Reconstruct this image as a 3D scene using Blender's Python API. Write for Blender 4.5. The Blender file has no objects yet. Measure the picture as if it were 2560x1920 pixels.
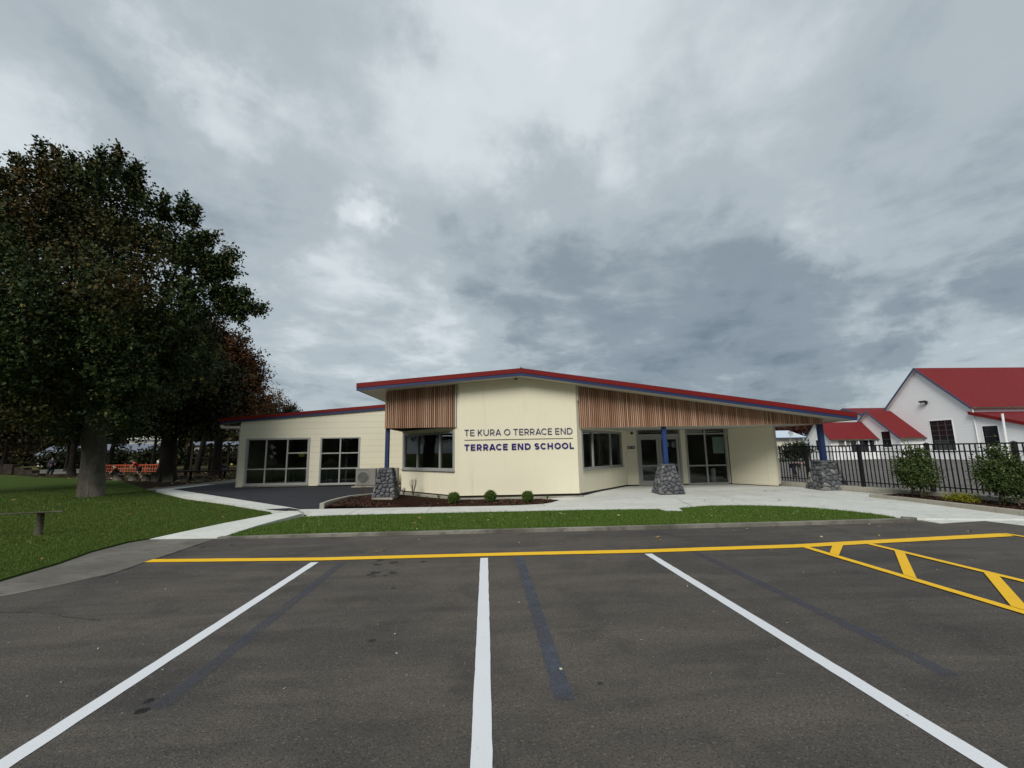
import bpy, bmesh, math, random
import numpy as np
from mathutils import Vector, Matrix
from mathutils.geometry import tessellate_polygon

SC = bpy.context.scene
COL = SC.collection
PI = math.pi

# ------------------------------------------------------------------ camera
pitch, yaw, roll = math.atan(168/1077.), math.radians(3.55), math.radians(1.05)
cd = bpy.data.cameras.new('camera'); cam = bpy.data.objects.new('camera', cd); COL.objects.link(cam)
cd.sensor_width = 36; cd.lens = 36*1077/2560.; cd.clip_start = 0.05; cd.clip_end = 3000
cam.matrix_world = (Matrix.Translation((0, 0, 1.6)) @ Matrix.Rotation(-yaw, 4, 'Z')
                    @ Matrix.Rotation(PI/2+pitch, 4, 'X') @ Matrix.Rotation(-roll, 4, 'Z'))
SC.camera = cam
SC.view_settings.view_transform = 'Standard'
SC.view_settings.look = 'None'
SC.view_settings.exposure = 0.88
SC.view_settings.gamma = 1
SKY_GAIN = 0.61

# ------------------------------------------------------------------ world
SUN = Vector((-0.42, -0.80, 0.72)).normalized()
world = bpy.data.worlds.new('World'); SC.world = world; world.use_nodes = True
wt = world.node_tree; wt.nodes.clear()
def wn(t, **k):
    n = wt.nodes.new(t)
    for a, b in k.items(): setattr(n, a, b)
    return n
def wl(a, b): wt.links.new(a, b)
def wmath(op, a, b=None, c=None):
    n = wn('ShaderNodeMath', operation=op)
    for i, v in enumerate((a, b, c)):
        if v is None: continue
        if isinstance(v, (int, float)): n.inputs[i].default_value = v
        else: wl(v, n.inputs[i])
    return n.outputs[0]
tc = wn('ShaderNodeTexCoord'); DIR = tc.outputs['Generated']
nrm = wn('ShaderNodeVectorMath', operation='NORMALIZE'); wl(DIR, nrm.inputs[0]); DIR = nrm.outputs[0]
sep = wn('ShaderNodeSeparateXYZ'); wl(DIR, sep.inputs[0])
den = wmath('ADD', wmath('MAXIMUM', sep.outputs['Z'], 0.0), 0.13)
# flat cloud deck seen in perspective, streets running to the right-hand horizon
a = math.radians(28)
u_ = wmath('DIVIDE', wmath('ADD', wmath('MULTIPLY', sep.outputs['X'], math.cos(a)), wmath('MULTIPLY', sep.outputs['Y'], -math.sin(a))), den)
v_ = wmath('DIVIDE', wmath('ADD', wmath('MULTIPLY', sep.outputs['X'], math.sin(a)), wmath('MULTIPLY', sep.outputs['Y'], math.cos(a))), den)
def deck(su, sv, off, scale, detail, rough, dist):
    cb = wn('ShaderNodeCombineXYZ')
    wl(wmath('MULTIPLY', u_, su), cb.inputs[0]); wl(wmath('MULTIPLY', v_, sv), cb.inputs[1]); cb.inputs[2].default_value = off
    n = wn('ShaderNodeTexNoise'); n.inputs['Scale'].default_value = scale; n.inputs['Detail'].default_value = detail
    n.inputs['Roughness'].default_value = rough; n.inputs['Distortion'].default_value = dist
    wl(cb.outputs[0], n.inputs['Vector']); return n.outputs[0]
n1 = deck(1.0, 0.40, 3.1, 0.95, 4, 0.45, 0.3)
n2 = deck(1.0, 0.7, 7.7, 3.0, 6, 0.52, 0.4)
n3 = deck(1.0, 0.8, 11.3, 7.0, 6, 0.6, 0.3)
# ragged small cloud low over the horizon
lowv = wn('ShaderNodeMapping'); lowv.inputs['Scale'].default_value = (1, 1, 3.0); wl(DIR, lowv.inputs[0])
n4n = wn('ShaderNodeTexNoise'); n4n.inputs['Scale'].default_value = 6.5; n4n.inputs['Detail'].default_value = 7; n4n.inputs['Roughness'].default_value = .58; n4n.inputs['Distortion'].default_value = .4
wl(lowv.outputs[0], n4n.inputs['Vector'])
lowm = wmath('MAXIMUM', wmath('SUBTRACT', 1.0, wmath('MULTIPLY', sep.outputs['Z'], 1.7)), 0.12)
val = wmath('ADD', wmath('MULTIPLY_ADD', wmath('SUBTRACT', n1, 0.5), 0.62, 0.565),
            wmath('ADD', wmath('MULTIPLY', wmath('SUBTRACT', n2, 0.5), 0.34),
            wmath('ADD', wmath('MULTIPLY', wmath('SUBTRACT', n3, 0.5), 0.14), wmath('MULTIPLY', wmath('MULTIPLY', wmath('SUBTRACT', n4n.outputs[0], 0.63), 0.95), lowm))))
# the lighter openings and heavier banks of this particular sky: direction, angular size (deg), strength
BANKS = [(0.11, 0.734, 0.67, 15.0, 0.26), (-0.225, 0.852, 0.469, 2.4, 0.16), (-0.255, 0.85, 0.475, 2.4, 0.16), (-0.30, 0.83, 0.50, 3, .10), (0.661, 0.644, 0.385, 5.0, 0.20), (0.60, 0.69, 0.40, 4.0, 0.12), (-0.12, 0.948, 0.27, 6.0, 0.14), (-0.385, 0.902, 0.195, 7.0, 0.14),
         (-0.466, 0.634, 0.617, 5.0, 0.20), (-0.37, 0.70, 0.60, 5.0, 0.12), (-0.657, 0.594, 0.464, 7.0, 0.22), (0.774, 0.611, 0.165, 5.0, 0.28), (0.70, 0.70, 0.10, 5.0, 0.2), (0.503, 0.682, 0.531, 6.0, 0.10), (-0.406, 0.836, 0.368, 3.0, 0.12), (-0.303, 0.878, 0.37, 3.0, 0.12), (-0.05, 0.66, 0.74, 9, .10),
         (0.263, 0.84, 0.474, 12.0, -0.20), (0.10, 0.90, 0.42, 9.0, -0.12), (0.538, 0.766, 0.353, 10.0, -0.16), (0.77, 0.573, 0.30, 11.0, -0.20), (0.42, 0.888, 0.188, 7.0, -0.18), (0.69, 0.685, 0.236, 8.0, -0.18), (-0.571, 0.585, 0.577, 4.0, -0.18), (-0.564, 0.659, 0.499, 5.0, -0.14), (0.062, 0.929, 0.365, 8.0, -0.16),
         (-0.445, 0.784, 0.433, 6.0, -0.08), (0.71, 0.476, 0.519, 9.0, -0.06), (0.606, 0.787, 0.118, 5.0, -0.14), (-0.223, 0.648, 0.728, 6.0, -0.10), (0.30, 0.94, 0.14, 8, -.16), (0.50, 0.85, 0.13, 7, -.14)]
warp = wn('ShaderNodeTexNoise'); warp.inputs['Scale'].default_value = 3.4; warp.inputs['Detail'].default_value = 8; warp.inputs['Roughness'].default_value = .62
wl(DIR, warp.inputs['Vector'])
wsub = wn('ShaderNodeVectorMath', operation='SUBTRACT'); wl(warp.outputs['Color'], wsub.inputs[0]); wsub.inputs[1].default_value = (.5, .5, .5)
wsc = wn('ShaderNodeVectorMath', operation='SCALE'); wl(wsub.outputs[0], wsc.inputs[0]); wsc.inputs['Scale'].default_value = 0.5
wad = wn('ShaderNodeVectorMath', operation='ADD'); wl(DIR, wad.inputs[0]); wl(wsc.outputs[0], wad.inputs[1])
wno = wn('ShaderNodeVectorMath', operation='NORMALIZE'); wl(wad.outputs[0], wno.inputs[0])
for x, y, z, s, amp in BANKS:
    d = wn('ShaderNodeVectorMath', operation='DOT_PRODUCT'); wl(wno.outputs[0], d.inputs[0]); d.inputs[1].default_value = Vector((x, y, z)).normalized()
    k = 1/(1-math.cos(math.radians(s)))
    e = wmath('EXPONENT', wmath('MULTIPLY', wmath('SUBTRACT', d.outputs['Value'], 1.0), k*0.7))
    val = wmath('MULTIPLY_ADD', e, amp if amp > 0 else amp*.78, val)
ramp = wn('ShaderNodeValToRGB'); wl(val, ramp.inputs[0])
cr = ramp.color_ramp; cr.interpolation = 'EASE'
stops = [(0.0, (.120, .157, .193)), (0.28, (.222, .272, .312)), (0.52, (.392, .446, .479)), (0.76, (.605, .66, .69)), (1.0, (.88, .92, .945))]
cr.elements[0].position = stops[0][0]; cr.elements[0].color = (*stops[0][1], 1)
cr.elements[1].position = stops[-1][0]; cr.elements[1].color = (*stops[-1][1], 1)
for p, c in stops[1:-1]:
    el = cr.elements.new(p); el.color = (*c, 1)
sky = wn('ShaderNodeTexSky', sky_type='NISHITA'); sky.sun_disc = False
sky.sun_elevation = math.asin(SUN.z); sky.sun_rotation = math.atan2(SUN.x, SUN.y)
bs = wn('ShaderNodeBackground'); wl(sky.outputs[0], bs.inputs[0]); bs.inputs[1].default_value = 0.1
bc = wn('ShaderNodeBackground'); wl(ramp.outputs[0], bc.inputs[0]); bc.inputs[1].default_value = SKY_GAIN
mx = wn('ShaderNodeMixShader'); mx.inputs[0].default_value = 0.96
wl(bs.outputs[0], mx.inputs[1]); wl(bc.outputs[0], mx.inputs[2])
wo = wn('ShaderNodeOutputWorld'); wl(mx.outputs[0], wo.inputs[0])

# ------------------------------------------------------------------ sun behind thin cloud
ld = bpy.data.lights.new('sun', 'SUN'); ld.energy = 1.5; ld.angle = math.radians(28); ld.color = (1.0, .965, .90)
lo = bpy.data.objects.new('sun', ld); COL.objects.link(lo); lo.rotation_euler = SUN.to_track_quat('Z', 'Y').to_euler()

# ------------------------------------------------------------------ material helpers
class NT:
    def __init__(s, name):
        s.m = bpy.data.materials.new(name); s.m.use_nodes = True; s.t = s.m.node_tree
        s.b = s.t.nodes['Principled BSDF']
    def n(s, t, **k):
        n = s.t.nodes.new(t)
        for a, b in k.items(): setattr(n, a, b)
        return n
    def l(s, a, b): s.t.links.new(a, b)
    def math(s, op, a, b=None, c=None, clamp=False):
        n = s.n('ShaderNodeMath', operation=op); n.use_clamp = clamp
        for i, v in enumerate((a, b, c)):
            if v is None: continue
            if isinstance(v, (int, float)): n.inputs[i].default_value = v
            else: s.l(v, n.inputs[i])
        return n.outputs[0]
    def pos(s): return s.n('ShaderNodeNewGeometry').outputs['Position']
    def obj(s): return s.n('ShaderNodeTexCoord').outputs['Object']
    def rnd(s): return s.n('ShaderNodeNewGeometry').outputs['Random Per Island']
    def noise(s, vec, scale, detail=4, rough=.5, dist=0):
        n = s.n('ShaderNodeTexNoise'); n.inputs['Scale'].default_value = scale; n.inputs['Detail'].default_value = detail
        n.inputs['Roughness'].default_value = rough; n.inputs['Distortion'].default_value = dist
        s.l(vec, n.inputs['Vector']); return n.outputs[0]
    def scl(s, vec, sc):
        n = s.n('ShaderNodeMapping'); n.inputs['Scale'].default_value = sc; s.l(vec, n.inputs[0]); return n.outputs[0]
    def ramp(s, fac, stops, mode='LINEAR'):
        n = s.n('ShaderNodeValToRGB'); s.l(fac, n.inputs[0]); r = n.color_ramp; r.interpolation = mode
        r.elements[0].position = stops[0][0]; r.elements[0].color = (*stops[0][1], 1)
        r.elements[1].position = stops[-1][0]; r.elements[1].color = (*stops[-1][1], 1)
        for p, c in stops[1:-1]:
            e = r.elements.new(p); e.color = (*c, 1)
        return n.outputs[0]
    def mix(s, f, a, b, bt='MIX'):
        n = s.n('ShaderNodeMix', data_type='RGBA', blend_type=bt)
        for sock, v in ((n.inputs[0], f), (n.inputs[6], a), (n.inputs[7], b)):
            if isinstance(v, (int, float)): sock.default_value = v
            elif isinstance(v, tuple): sock.default_value = (*v, 1)
            else: s.l(v, sock)
        return n.outputs[2]
    def col(s, v):
        if isinstance(v, tuple): s.b.inputs['Base Color'].default_value = (*v, 1)
        else: s.l(v, s.b.inputs['Base Color'])
    def rough(s, v, spec=None):
        if isinstance(v, (int, float)): s.b.inputs['Roughness'].default_value = v
        else: s.l(v, s.b.inputs['Roughness'])
        if spec is not None: s.b.inputs['Specular IOR Level'].default_value = spec
    def bump(s, h, strength, dist):
        n = s.n('ShaderNodeBump'); n.inputs['Strength'].default_value = strength; n.inputs['Distance'].default_value = dist
        s.l(h, n.inputs['Height']); s.l(n.outputs[0], s.b.inputs['Normal'])

def paint(name, c, var=.08, rough=.55, scale=2.0, bump=0.0, spec=.4):
    t = NT(name); p = t.pos(); n = t.noise(p, scale, 6, .6)
    t.col(t.mix(n, tuple(x*(1-var) for x in c), tuple(min(1, x*(1+var)) for x in c)))
    t.rough(rough, spec)
    if bump: t.bump(t.noise(p, 140, 3), bump, .003)
    return t.m

M = {}
# --- asphalt car park
def m_asphalt(name, base, warm, stain=1.0):
    t = NT(name); p = t.pos()
    big = t.noise(p, .22, 5, .6, .6); mid = t.noise(p, 1.6, 5, .65, .3)
    streak = t.noise(t.scl(p, (.5, 2.6, 1)), .8, 6, .6, .8)
    fine = t.noise(p, 55, 4, .75); vor = t.n('ShaderNodeTexVoronoi'); vor.inputs['Scale'].default_value = 120; t.l(p, vor.inputs['Vector'])
    vor2 = t.n('ShaderNodeTexVoronoi'); vor2.inputs['Scale'].default_value = 28; t.l(p, vor2.inputs['Vector'])
    c = t.mix(t.ramp(big, [(.35, (0, 0, 0)), (.65, (1, 1, 1))]), base, warm)
    c = t.mix(t.ramp(streak, [(.42, (0, 0, 0)), (.72, (.75, .75, .75))]), c, tuple(x*1.28 for x in warm))
    c = t.mix(t.ramp(mid, [(.3, (.5, .5, .5)), (.5, (0, 0, 0))]), c, tuple(x*.62 for x in base))
    c = t.mix(1.0, c, t.ramp(fine, [(.30, (.30, .30, .30)), (.5, (1, 1, 1)), (.8, (1.0, 1.0, 1.0))]), 'MULTIPLY')
    spk = t.ramp(t.n('ShaderNodeSeparateColor').outputs[0], [(0, (0, 0, 0)), (1, (1, 1, 1))])
    sc_ = t.t.nodes[-1]
    sepn = [n for n in t.t.nodes if n.bl_idname == 'ShaderNodeSeparateColor'][0]; t.l(vor.outputs['Color'], sepn.inputs[0])
    c = t.mix(t.ramp(sepn.outputs[0], [(.0, (0, 0, 0)), (.93, (0, 0, 0)), (1, (.4, .4, .4))]), c, tuple(x*2.6 for x in warm))
    c = t.mix(t.ramp(sepn.outputs[1], [(.0, (0, 0, 0)), (.80, (0, 0, 0)), (1, (.6, .6, .6))]), c, tuple(x*.35 for x in base))
    sep2 = t.n('ShaderNodeSeparateColor'); t.l(vor2.outputs['Color'], sep2.inputs[0])
    spot = t.math('MULTIPLY', t.ramp(vor2.outputs['Distance'], [(.12, (1, 1, 1)), (.3, (0, 0, 0))]), t.math('GREATER_THAN', sep2.outputs[0], .996))
    c = t.mix(t.math('MULTIPLY', spot, .7), c, (.22, .21, .19))
    t.col(c); t.rough(.86, .25)
    t.bump(t.math('ADD', vor.outputs['Distance'], fine), .55, .006)
    return t.m
M['asphalt'] = m_asphalt('asphalt', (.056, .053, .050), (.104, .090, .076))
M['asphalt_new'] = m_asphalt('new_asphalt', (.024, .025, .031), (.032, .033, .040))
M['asphalt_play'] = m_asphalt('playground_asphalt', (.115, .108, .102), (.155, .142, .132))

def m_road_paint(name, c, wear):
    t = NT(name); p = t.pos()
    f = t.noise(p, 9, 8, .7); g = t.noise(p, 75, 4, .7)
    w = t.ramp(t.math('MULTIPLY_ADD', f, .55, t.math('MULTIPLY', g, .45)), [(.34, (1, 1, 1)), (.385+wear, (0, 0, 0))])
    cc = t.mix(t.noise(p, 2.2, 5), tuple(x*.93 for x in c), c)
    t.col(t.mix(t.math('MULTIPLY', w, .75), cc, (.09, .085, .08))); t.rough(.62, .35)
    t.bump(t.noise(p, 60, 4, .7), .35, .005); return t.m
M['white_line'] = m_road_paint('white_line_paint', (.68, .70, .73), .02)
M['yellow_line'] = m_road_paint('yellow_line_paint', (.86, .50, .006), .0)
def m_ghost(am=.88):
    t = NT('painted_out_line'); p = t.pos()
    f = t.noise(p, 3.5, 6, .7); g = t.noise(p, 60, 3, .7)
    t.col(t.mix(f, (.066, .074, .098), (.082, .092, .120))); t.rough(.8, .2)
    al = t.ramp(t.math('MULTIPLY_ADD', f, .6, t.math('MULTIPLY', g, .4)), [(.33, (.0, .0, .0)), (.56, (am, am, am))])
    t.l(al, t.b.inputs['Alpha']); t.bump(g, .4, .004); return t.m
M['ghost'] = m_ghost(); M['ghost_faint'] = m_ghost(.5)
def m_oil_gap_shade():
    t = NT('oil_stain'); p = t.pos(); t.col((.012, .011, .011)); t.rough(.45, .4)
    t.l(t.ramp(t.noise(p, 30, 5, .7), [(.35, (0, 0, 0)), (.5, (.85, .85, .85))]), t.b.inputs['Alpha']); return t.m
M['oil_gap_shade'] = m_oil_gap_shade()  # oil and cracks, also the near-black standing in for shade in wall gaps

def m_concrete(name, base, dirt, dirty=.5, bump=.25):
    t = NT(name); p = t.pos()
    a = t.noise(p, .9, 7, .62, .5); b = t.noise(t.scl(p, (1, 2.4, 1)), 2.6, 6, .6, 1.2); g = t.noise(p, 90, 4, .7)
    c = t.mix(t.ramp(a, [(.35, (0, 0, 0)), (.7, (dirty, dirty, dirty))]), base, dirt)
    c = t.mix(t.ramp(b, [(.5, (0, 0, 0)), (.68, (dirty*.7,)*3)]), c, tuple(x*.8 for x in dirt))
    c = t.mix(1, c, t.ramp(g, [(.2, (.72, .72, .72)), (.6, (1, 1, 1))]), 'MULTIPLY')
    t.col(c); t.rough(.85, .25); t.bump(t.math('ADD', g, b), bump, .005); return t.m
M['path'] = m_concrete('path_concrete', (.66, .67, .63), (.46, .47, .43), .6)
M['kerb'] = m_concrete('kerb_concrete', (.30, .285, .245), (.10, .09, .075), 1.0, .8)
M['newkerb'] = m_concrete('new_kerb_concrete', (.42, .40, .335), (.27, .25, .20), .7, .35)
M['oldpath'] = m_concrete('old_concrete', (.185, .175, .152), (.105, .098, .085), 1.0, .7)
M['footing'] = m_concrete('footing_concrete', (.40, .385, .32), (.25, .235, .19), .8, .3)

def m_grass_ground(name, c1, c2, c3):
    t = NT(name); p = t.pos()
    a = t.noise(p, .35, 5, .6); b = t.noise(p, 6, 6, .75); g = t.noise(p, 60, 4, .8)
    c = t.mix(t.ramp(a, [(.35, (0, 0, 0)), (.65, (1, 1, 1))]), c1, c2)
    c = t.mix(t.ramp(b, [(.5, (0, 0, 0)), (.75, (.8, .8, .8))]), c, c3)
    c = t.mix(1, c, t.ramp(g, [(.2, (.35, .35, .35)), (.6, (1.15, 1.15, 1.15))]), 'MULTIPLY')
    t.col(c); t.rough(.95, .05); t.bump(t.math('ADD', b, g), .8, .03); return t.m
M['lawn'] = m_grass_ground('lawn_grass', (.036, .066, .011), (.054, .088, .016), (.080, .090, .026))
M['island'] = m_grass_ground('island_grass', (.045, .090, .011), (.064, .116, .016), (.095, .130, .028))
M['field'] = m_grass_ground('field_grass', (.05, .06, .018), (.09, .08, .03), (.11, .09, .045))
M['litter'] = m_grass_ground('leaf_litter', (.022, .017, .010), (.036, .026, .014), (.06, .035, .016))

def m_blade(name, stops, rough=.6, trans=.12):
    t = NT(name); t.col(t.ramp(t.rnd(), stops)); t.rough(rough, .2)
    if trans: t.b.inputs['Transmission Weight'].default_value = 0
    return t.m
M['blade'] = m_blade('grass_blade', [(0, (.044, .094, .010)), (.5, (.075, .145, .018)), (.85, (.12, .175, .032)), (1, (.18, .18, .07))])
M['blade_dull'] = m_blade('lawn_blade', [(0, (.048, .094, .012)), (.5, (.078, .134, .018)), (.85, (.115, .155, .030)), (1, (.14, .135, .045))])
M['mulch'] = m_blade('bark_mulch', [(0, (.016, .007, .004)), (.5, (.040, .016, .009)), (.85, (.075, .032, .018)), (1, (.20, .12, .07))], .8)
M['mulchbed'] = m_grass_ground('mulch_bed', (.022, .011, .007), (.03, .014, .009), (.045, .022, .014))
M['fallen'] = m_blade('fallen_leaf', [(0, (.10, .05, .015)), (.4, (.26, .15, .05)), (.8, (.40, .33, .12)), (1, (.5, .42, .25))], .7)
M['clover'] = m_blade('clover_flower', [(0, (.35, .4, .2)), (1, (.6, .62, .5))], .7)

def m_leaf(name, stops, nz=.25, patch=None, pstops=None):
    t = NT(name); c = t.ramp(t.rnd(), stops)
    if patch:
        n = t.noise(t.pos(), nz, 3, .6)
        c = t.mix(t.ramp(n, [(patch, (0, 0, 0)), (patch+.14, (1, 1, 1))]), c, t.ramp(t.rnd(), pstops))
    t.col(c); t.rough(.65, .15); return t.m
G_ = [(0, (.012, .024, .007)), (.5, (.026, .044, .012)), (.85, (.048, .068, .019)), (.97, (.080, .085, .025)), (1, (.17, .12, .03))]
A_ = [(0, (.026, .026, .009)), (.4, (.056, .047, .015)), (.8, (.092, .062, .019)), (1, (.16, .085, .022))]
M['leaf_main'] = m_leaf('dark_elm_leaf', G_, .22, .53, A_)
M['leaf_second'] = m_leaf('very_dark_leaf', [(0, (.005, .009, .003)), (.6, (.012, .018, .005)), (1, (.05, .045, .012))])  # very dark green leaf tones with an olive end
M['leaf_russet'] = m_leaf('russet_leaf', [(0, (.030, .015, .008)), (.5, (.066, .030, .012)), (.85, (.115, .050, .018)), (1, (.18, .085, .026))], .3, .56, [(0, (.014, .018, .005)), (1, (.05, .045, .012))])
M['leaf_far'] = m_leaf('far_hedge_leaf', [(0, (.012, .014, .006)), (.5, (.024, .024, .009)), (1, (.055, .04, .015))], .08, .52, [(0, (.03, .020, .008)), (1, (.075, .045, .018))])
M['leaf_conifer'] = m_leaf('conifer_leaf', [(0, (.008, .012, .007)), (1, (.022, .03, .014))])
M['leaf_shrub'] = m_leaf('shrub_leaf', [(0, (.024, .046, .012)), (.6, (.050, .078, .022)), (.9, (.095, .115, .040)), (1, (.15, .13, .05))])
M['leaf_ball'] = m_leaf('topiary_leaf', [(0, (.035, .075, .012)), (.6, (.075, .125, .022)), (1, (.15, .19, .05))])
M['leaf_gold'] = m_leaf('golden_leaf', [(0, (.06, .08, .01)), (.5, (.20, .21, .02)), (1, (.36, .33, .03))])
M['leaf_red'] = m_leaf('dark_red_leaf', [(0, (.03, .010, .008)), (1, (.09, .035, .022))])
def m_bark(name, c1, c2):
    t = NT(name); p = t.obj(); v = t.scl(p, (1, 1, .22))
    a = t.noise(v, 9, 8, .7, .4); b = t.noise(p, 1.3, 4)
    c = t.mix(a, c1, c2); c = t.mix(t.ramp(b, [(.5, (0, 0, 0)), (.7, (.6, .6, .6))]), c, tuple(x*1.5 for x in c2))
    t.col(c); t.rough(.95, .05); t.bump(a, 1.0, .12); return t.m
M['bark'] = m_bark('grey_bark', (.030, .027, .021), (.16, .148, .118))
M['bark_dark'] = m_bark('dark_bark', (.010, .009, .008), (.030, .026, .022))
M['twig'] = m_bark('twig_bark', (.09, .06, .04), (.20, .15, .10))

# --- building materials
def m_stucco():
    t = NT('cream_stucco'); p = t.pos()
    a = t.noise(p, .8, 5, .55); g = t.noise(p, 160, 4, .6); s = t.noise(t.scl(p, (3.5, 3.5, .35)), 1.5, 6, .6)
    c = t.mix(a, (.735, .685, .52), (.785, .735, .57))
    c = t.mix(t.ramp(s, [(.56, (0, 0, 0)), (.78, (.35, .35, .35))]), c, (.55, .50, .36))
    t.col(c); t.rough(.8, .25); t.bump(g, .18, .003); return t.m
M['stucco'] = m_stucco()
def m_boards(name, c, pitch, off=0.0, groove=.035, line=.62, saw=False, var=.05):
    t = NT(name); p = t.pos(); sp = t.n('ShaderNodeSeparateXYZ'); t.l(p, sp.inputs[0])
    f = t.math('FRACT', t.math('DIVIDE', t.math('ADD', sp.outputs[2], off), pitch))
    g = t.ramp(f, [(0, (1, 1, 1)), (groove, (0, 0, 0)), (1-groove*.3, (0, 0, 0)), (1, (1, 1, 1))])
    n = t.noise(p, .9, 6, .6)
    idx = t.math('FLOOR', t.math('DIVIDE', t.math('ADD', sp.outputs[2], off), pitch))
    wnz = t.n('ShaderNodeTexWhiteNoise', noise_dimensions='1D'); t.l(idx, wnz.inputs['W'])
    cc = t.mix(n, tuple(x*(1-var) for x in c), tuple(x*(1+var) for x in c))
    cc = t.mix(t.math('MULTIPLY', wnz.outputs[0], .08), cc, tuple(x*.75 for x in c))
    t.col(t.mix(g, cc, tuple(x*line for x in c))); t.rough(.6, .35)
    h = f if saw else g
    t.bump(h, (.6 if saw else -.6) if saw else .5, .02 if saw else .01)
    if not saw:
        for nd in t.t.nodes:
            if nd.bl_idname == 'ShaderNodeBump': nd.invert = True
    return t.m
M['boards'] = m_boards('cream_cladding', (.68, .64, .495), .29, .05)
M['boards_door'] = m_boards('cream_cladding_fine', (.68, .64, .495), .29, .0, .02, .8)  # same cream as the wing boards, with thinner, paler grooves
M['weather'] = m_boards('white_weatherboard', (.86, .87, .88), .16, 0, .10, .66, True, .03)
M['weather_plain'] = paint('white_wall_paint', (.82, .83, .82), .05)
M['cream_plain'] = paint('cream_trim_paint', (.62, .58, .45), .05)
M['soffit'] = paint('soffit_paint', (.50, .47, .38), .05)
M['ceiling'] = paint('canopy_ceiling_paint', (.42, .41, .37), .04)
def m_redroof():
    t = NT('red_roofing'); p = t.pos(); n = t.noise(p, 1.2, 6, .6)
    t.col(t.mix(n, (.135, .008, .008), (.18, .013, .011))); t.rough(.6, .18); t.bump(t.noise(p, 30, 3), .1, .004); return t.m
M['red'] = m_redroof()
def m_corr(axis):
    t = NT('red_corrugated_roof_'+('x' if axis == 0 else 'y')); p = t.pos(); sp = t.n('ShaderNodeSeparateXYZ'); t.l(p, sp.inputs[0])
    w = t.math('SINE', t.math('MULTIPLY', sp.outputs[axis], 2*PI/.14))
    n = t.noise(p, .6, 6, .65); s = t.noise(t.scl(p, (6 if axis == 0 else .6, 6 if axis == 1 else .6, .6)), 1, 5)
    c = t.mix(n, (.15, .014, .016), (.195, .020, .022)); c = t.mix(t.ramp(s, [(.55, (0, 0, 0)), (.8, (.4, .4, .4))]), c, (.20, .03, .03))
    t.col(c); t.rough(.65, .15); t.bump(w, .8, .02); return t.m
M['corr_x'] = m_corr(0)
M['blue'] = paint('blue_fascia_paint', (.017, .032, .095), .15, .45, 3)
M['bluepost'] = paint('blue_post_paint', (.018, .044, .150), .12, .4, 3)
M['slate'] = paint('slate_barge_paint', (.055, .07, .125), .12, .5, 3)
def m_timber():
    t = NT('cedar_batten'); p = t.pos(); r = t.rnd()
    gr = t.noise(t.scl(p, (40, 40, 2.2)), 1.5, 6, .6, .6)
    c = t.ramp(r, [(0, (.30, .155, .092)), (.3, (.43, .25, .155)), (.6, (.54, .34, .22)), (.85, (.64, .44, .30)), (1, (.38, .20, .12))])
    t.col(t.mix(t.math('MULTIPLY', gr, .65), c, (.12, .045, .028))); t.rough(.7, .25); t.bump(gr, .3, .003); return t.m
M['timber'] = m_timber()
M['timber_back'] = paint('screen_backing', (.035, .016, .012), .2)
M['alu'] = paint('aluminium_frame', (.30, .30, .285), .07, .4, 4, 0, .5)
M['alu_dark'] = paint('dark_grey_line', (.10, .10, .095), .1, .5)  # dark grey for glazing bars and path joints
def m_glass():
    t = NT('tinted_glass'); t.t.nodes.remove(t.b); out = [n for n in t.t.nodes if n.bl_idname == 'ShaderNodeOutputMaterial'][0]
    tr = t.n('ShaderNodeBsdfTransparent'); tr.inputs[0].default_value = (.74, .80, .78, 1)
    gl = t.n('ShaderNodeBsdfGlossy'); gl.inputs['Roughness'].default_value = .015; gl.inputs[0].default_value = (.8, .84, .84, 1)
    fr = t.n('ShaderNodeFresnel'); fr.inputs[0].default_value = 1.62
    mxs = t.n('ShaderNodeMixShader'); t.l(fr.outputs[0], mxs.inputs[0]); t.l(tr.outputs[0], mxs.inputs[1]); t.l(gl.outputs[0], mxs.inputs[2])
    t.l(mxs.outputs[0], out.inputs[0]); return t.m
M['glass'] = m_glass()
M['room'] = paint('room_paint', (.60, .60, .57), .3, .9, 1)
M['room_floor'] = paint('carpet', (.14, .145, .16), .3, .9, 6)
M['dark_pane'] = paint('dark_pane', (.012, .013, .016), .3, .08, 2, 0, .5)
M['black_metal'] = paint('black_powder_coat', (.010, .010, .012), .2, .4, 5)
M['black_plastic'] = paint('black_plastic', (.012, .012, .013), .2, .35, 5)
M['white_plastic'] = paint('white_plastic', (.62, .64, .63), .05, .4)
M['sign_black'] = paint('sign_black', (.010, .012, .022), .2, .4)
M['unit'] = paint('heat_pump_casing', (.21, .205, .18), .06, .5)
M['grille'] = paint('grille_grey', (.10, .10, .10), .2, .5)
M['letter_thin'] = paint('navy_letter', (.030, .024, .110), .1, .45)
M['letter_bold'] = paint('deep_blue_letter', (.016, .008, .150), .1, .4)
M['rule'] = paint('grey_brown_rule', (.10, .085, .075), .1, .5)
M['poster'] = paint('poster_paper', (.55, .62, .58), .06, .7, 6)
M['yellow_shade'] = paint('yellow_shade', (.60, .58, .10), .08, .6)
def m_stone():
    t = NT('blue_grey_stone'); p = t.pos(); r = t.rnd(); n = t.noise(p, 22, 6, .7); n2 = t.noise(p, 6, 4)
    c = t.ramp(r, [(0, (.070, .072, .078)), (.45, (.12, .124, .132)), (.8, (.165, .167, .172)), (1, (.28, .265, .24))])
    c = t.mix(t.math('MULTIPLY', n, .55), c, (.06, .06, .068)); t.col(c); t.rough(.85, .25); t.bump(t.math('ADD', n, n2), .7, .012); return t.m
M['stone'] = m_stone()
M['mortar'] = m_concrete('dark_mortar', (.060, .060, .064), (.035, .035, .04), .8, .8)
M['cap'] = m_concrete('slate_cap', (.13, .14, .155), (.08, .085, .095), .8, .6)
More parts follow.
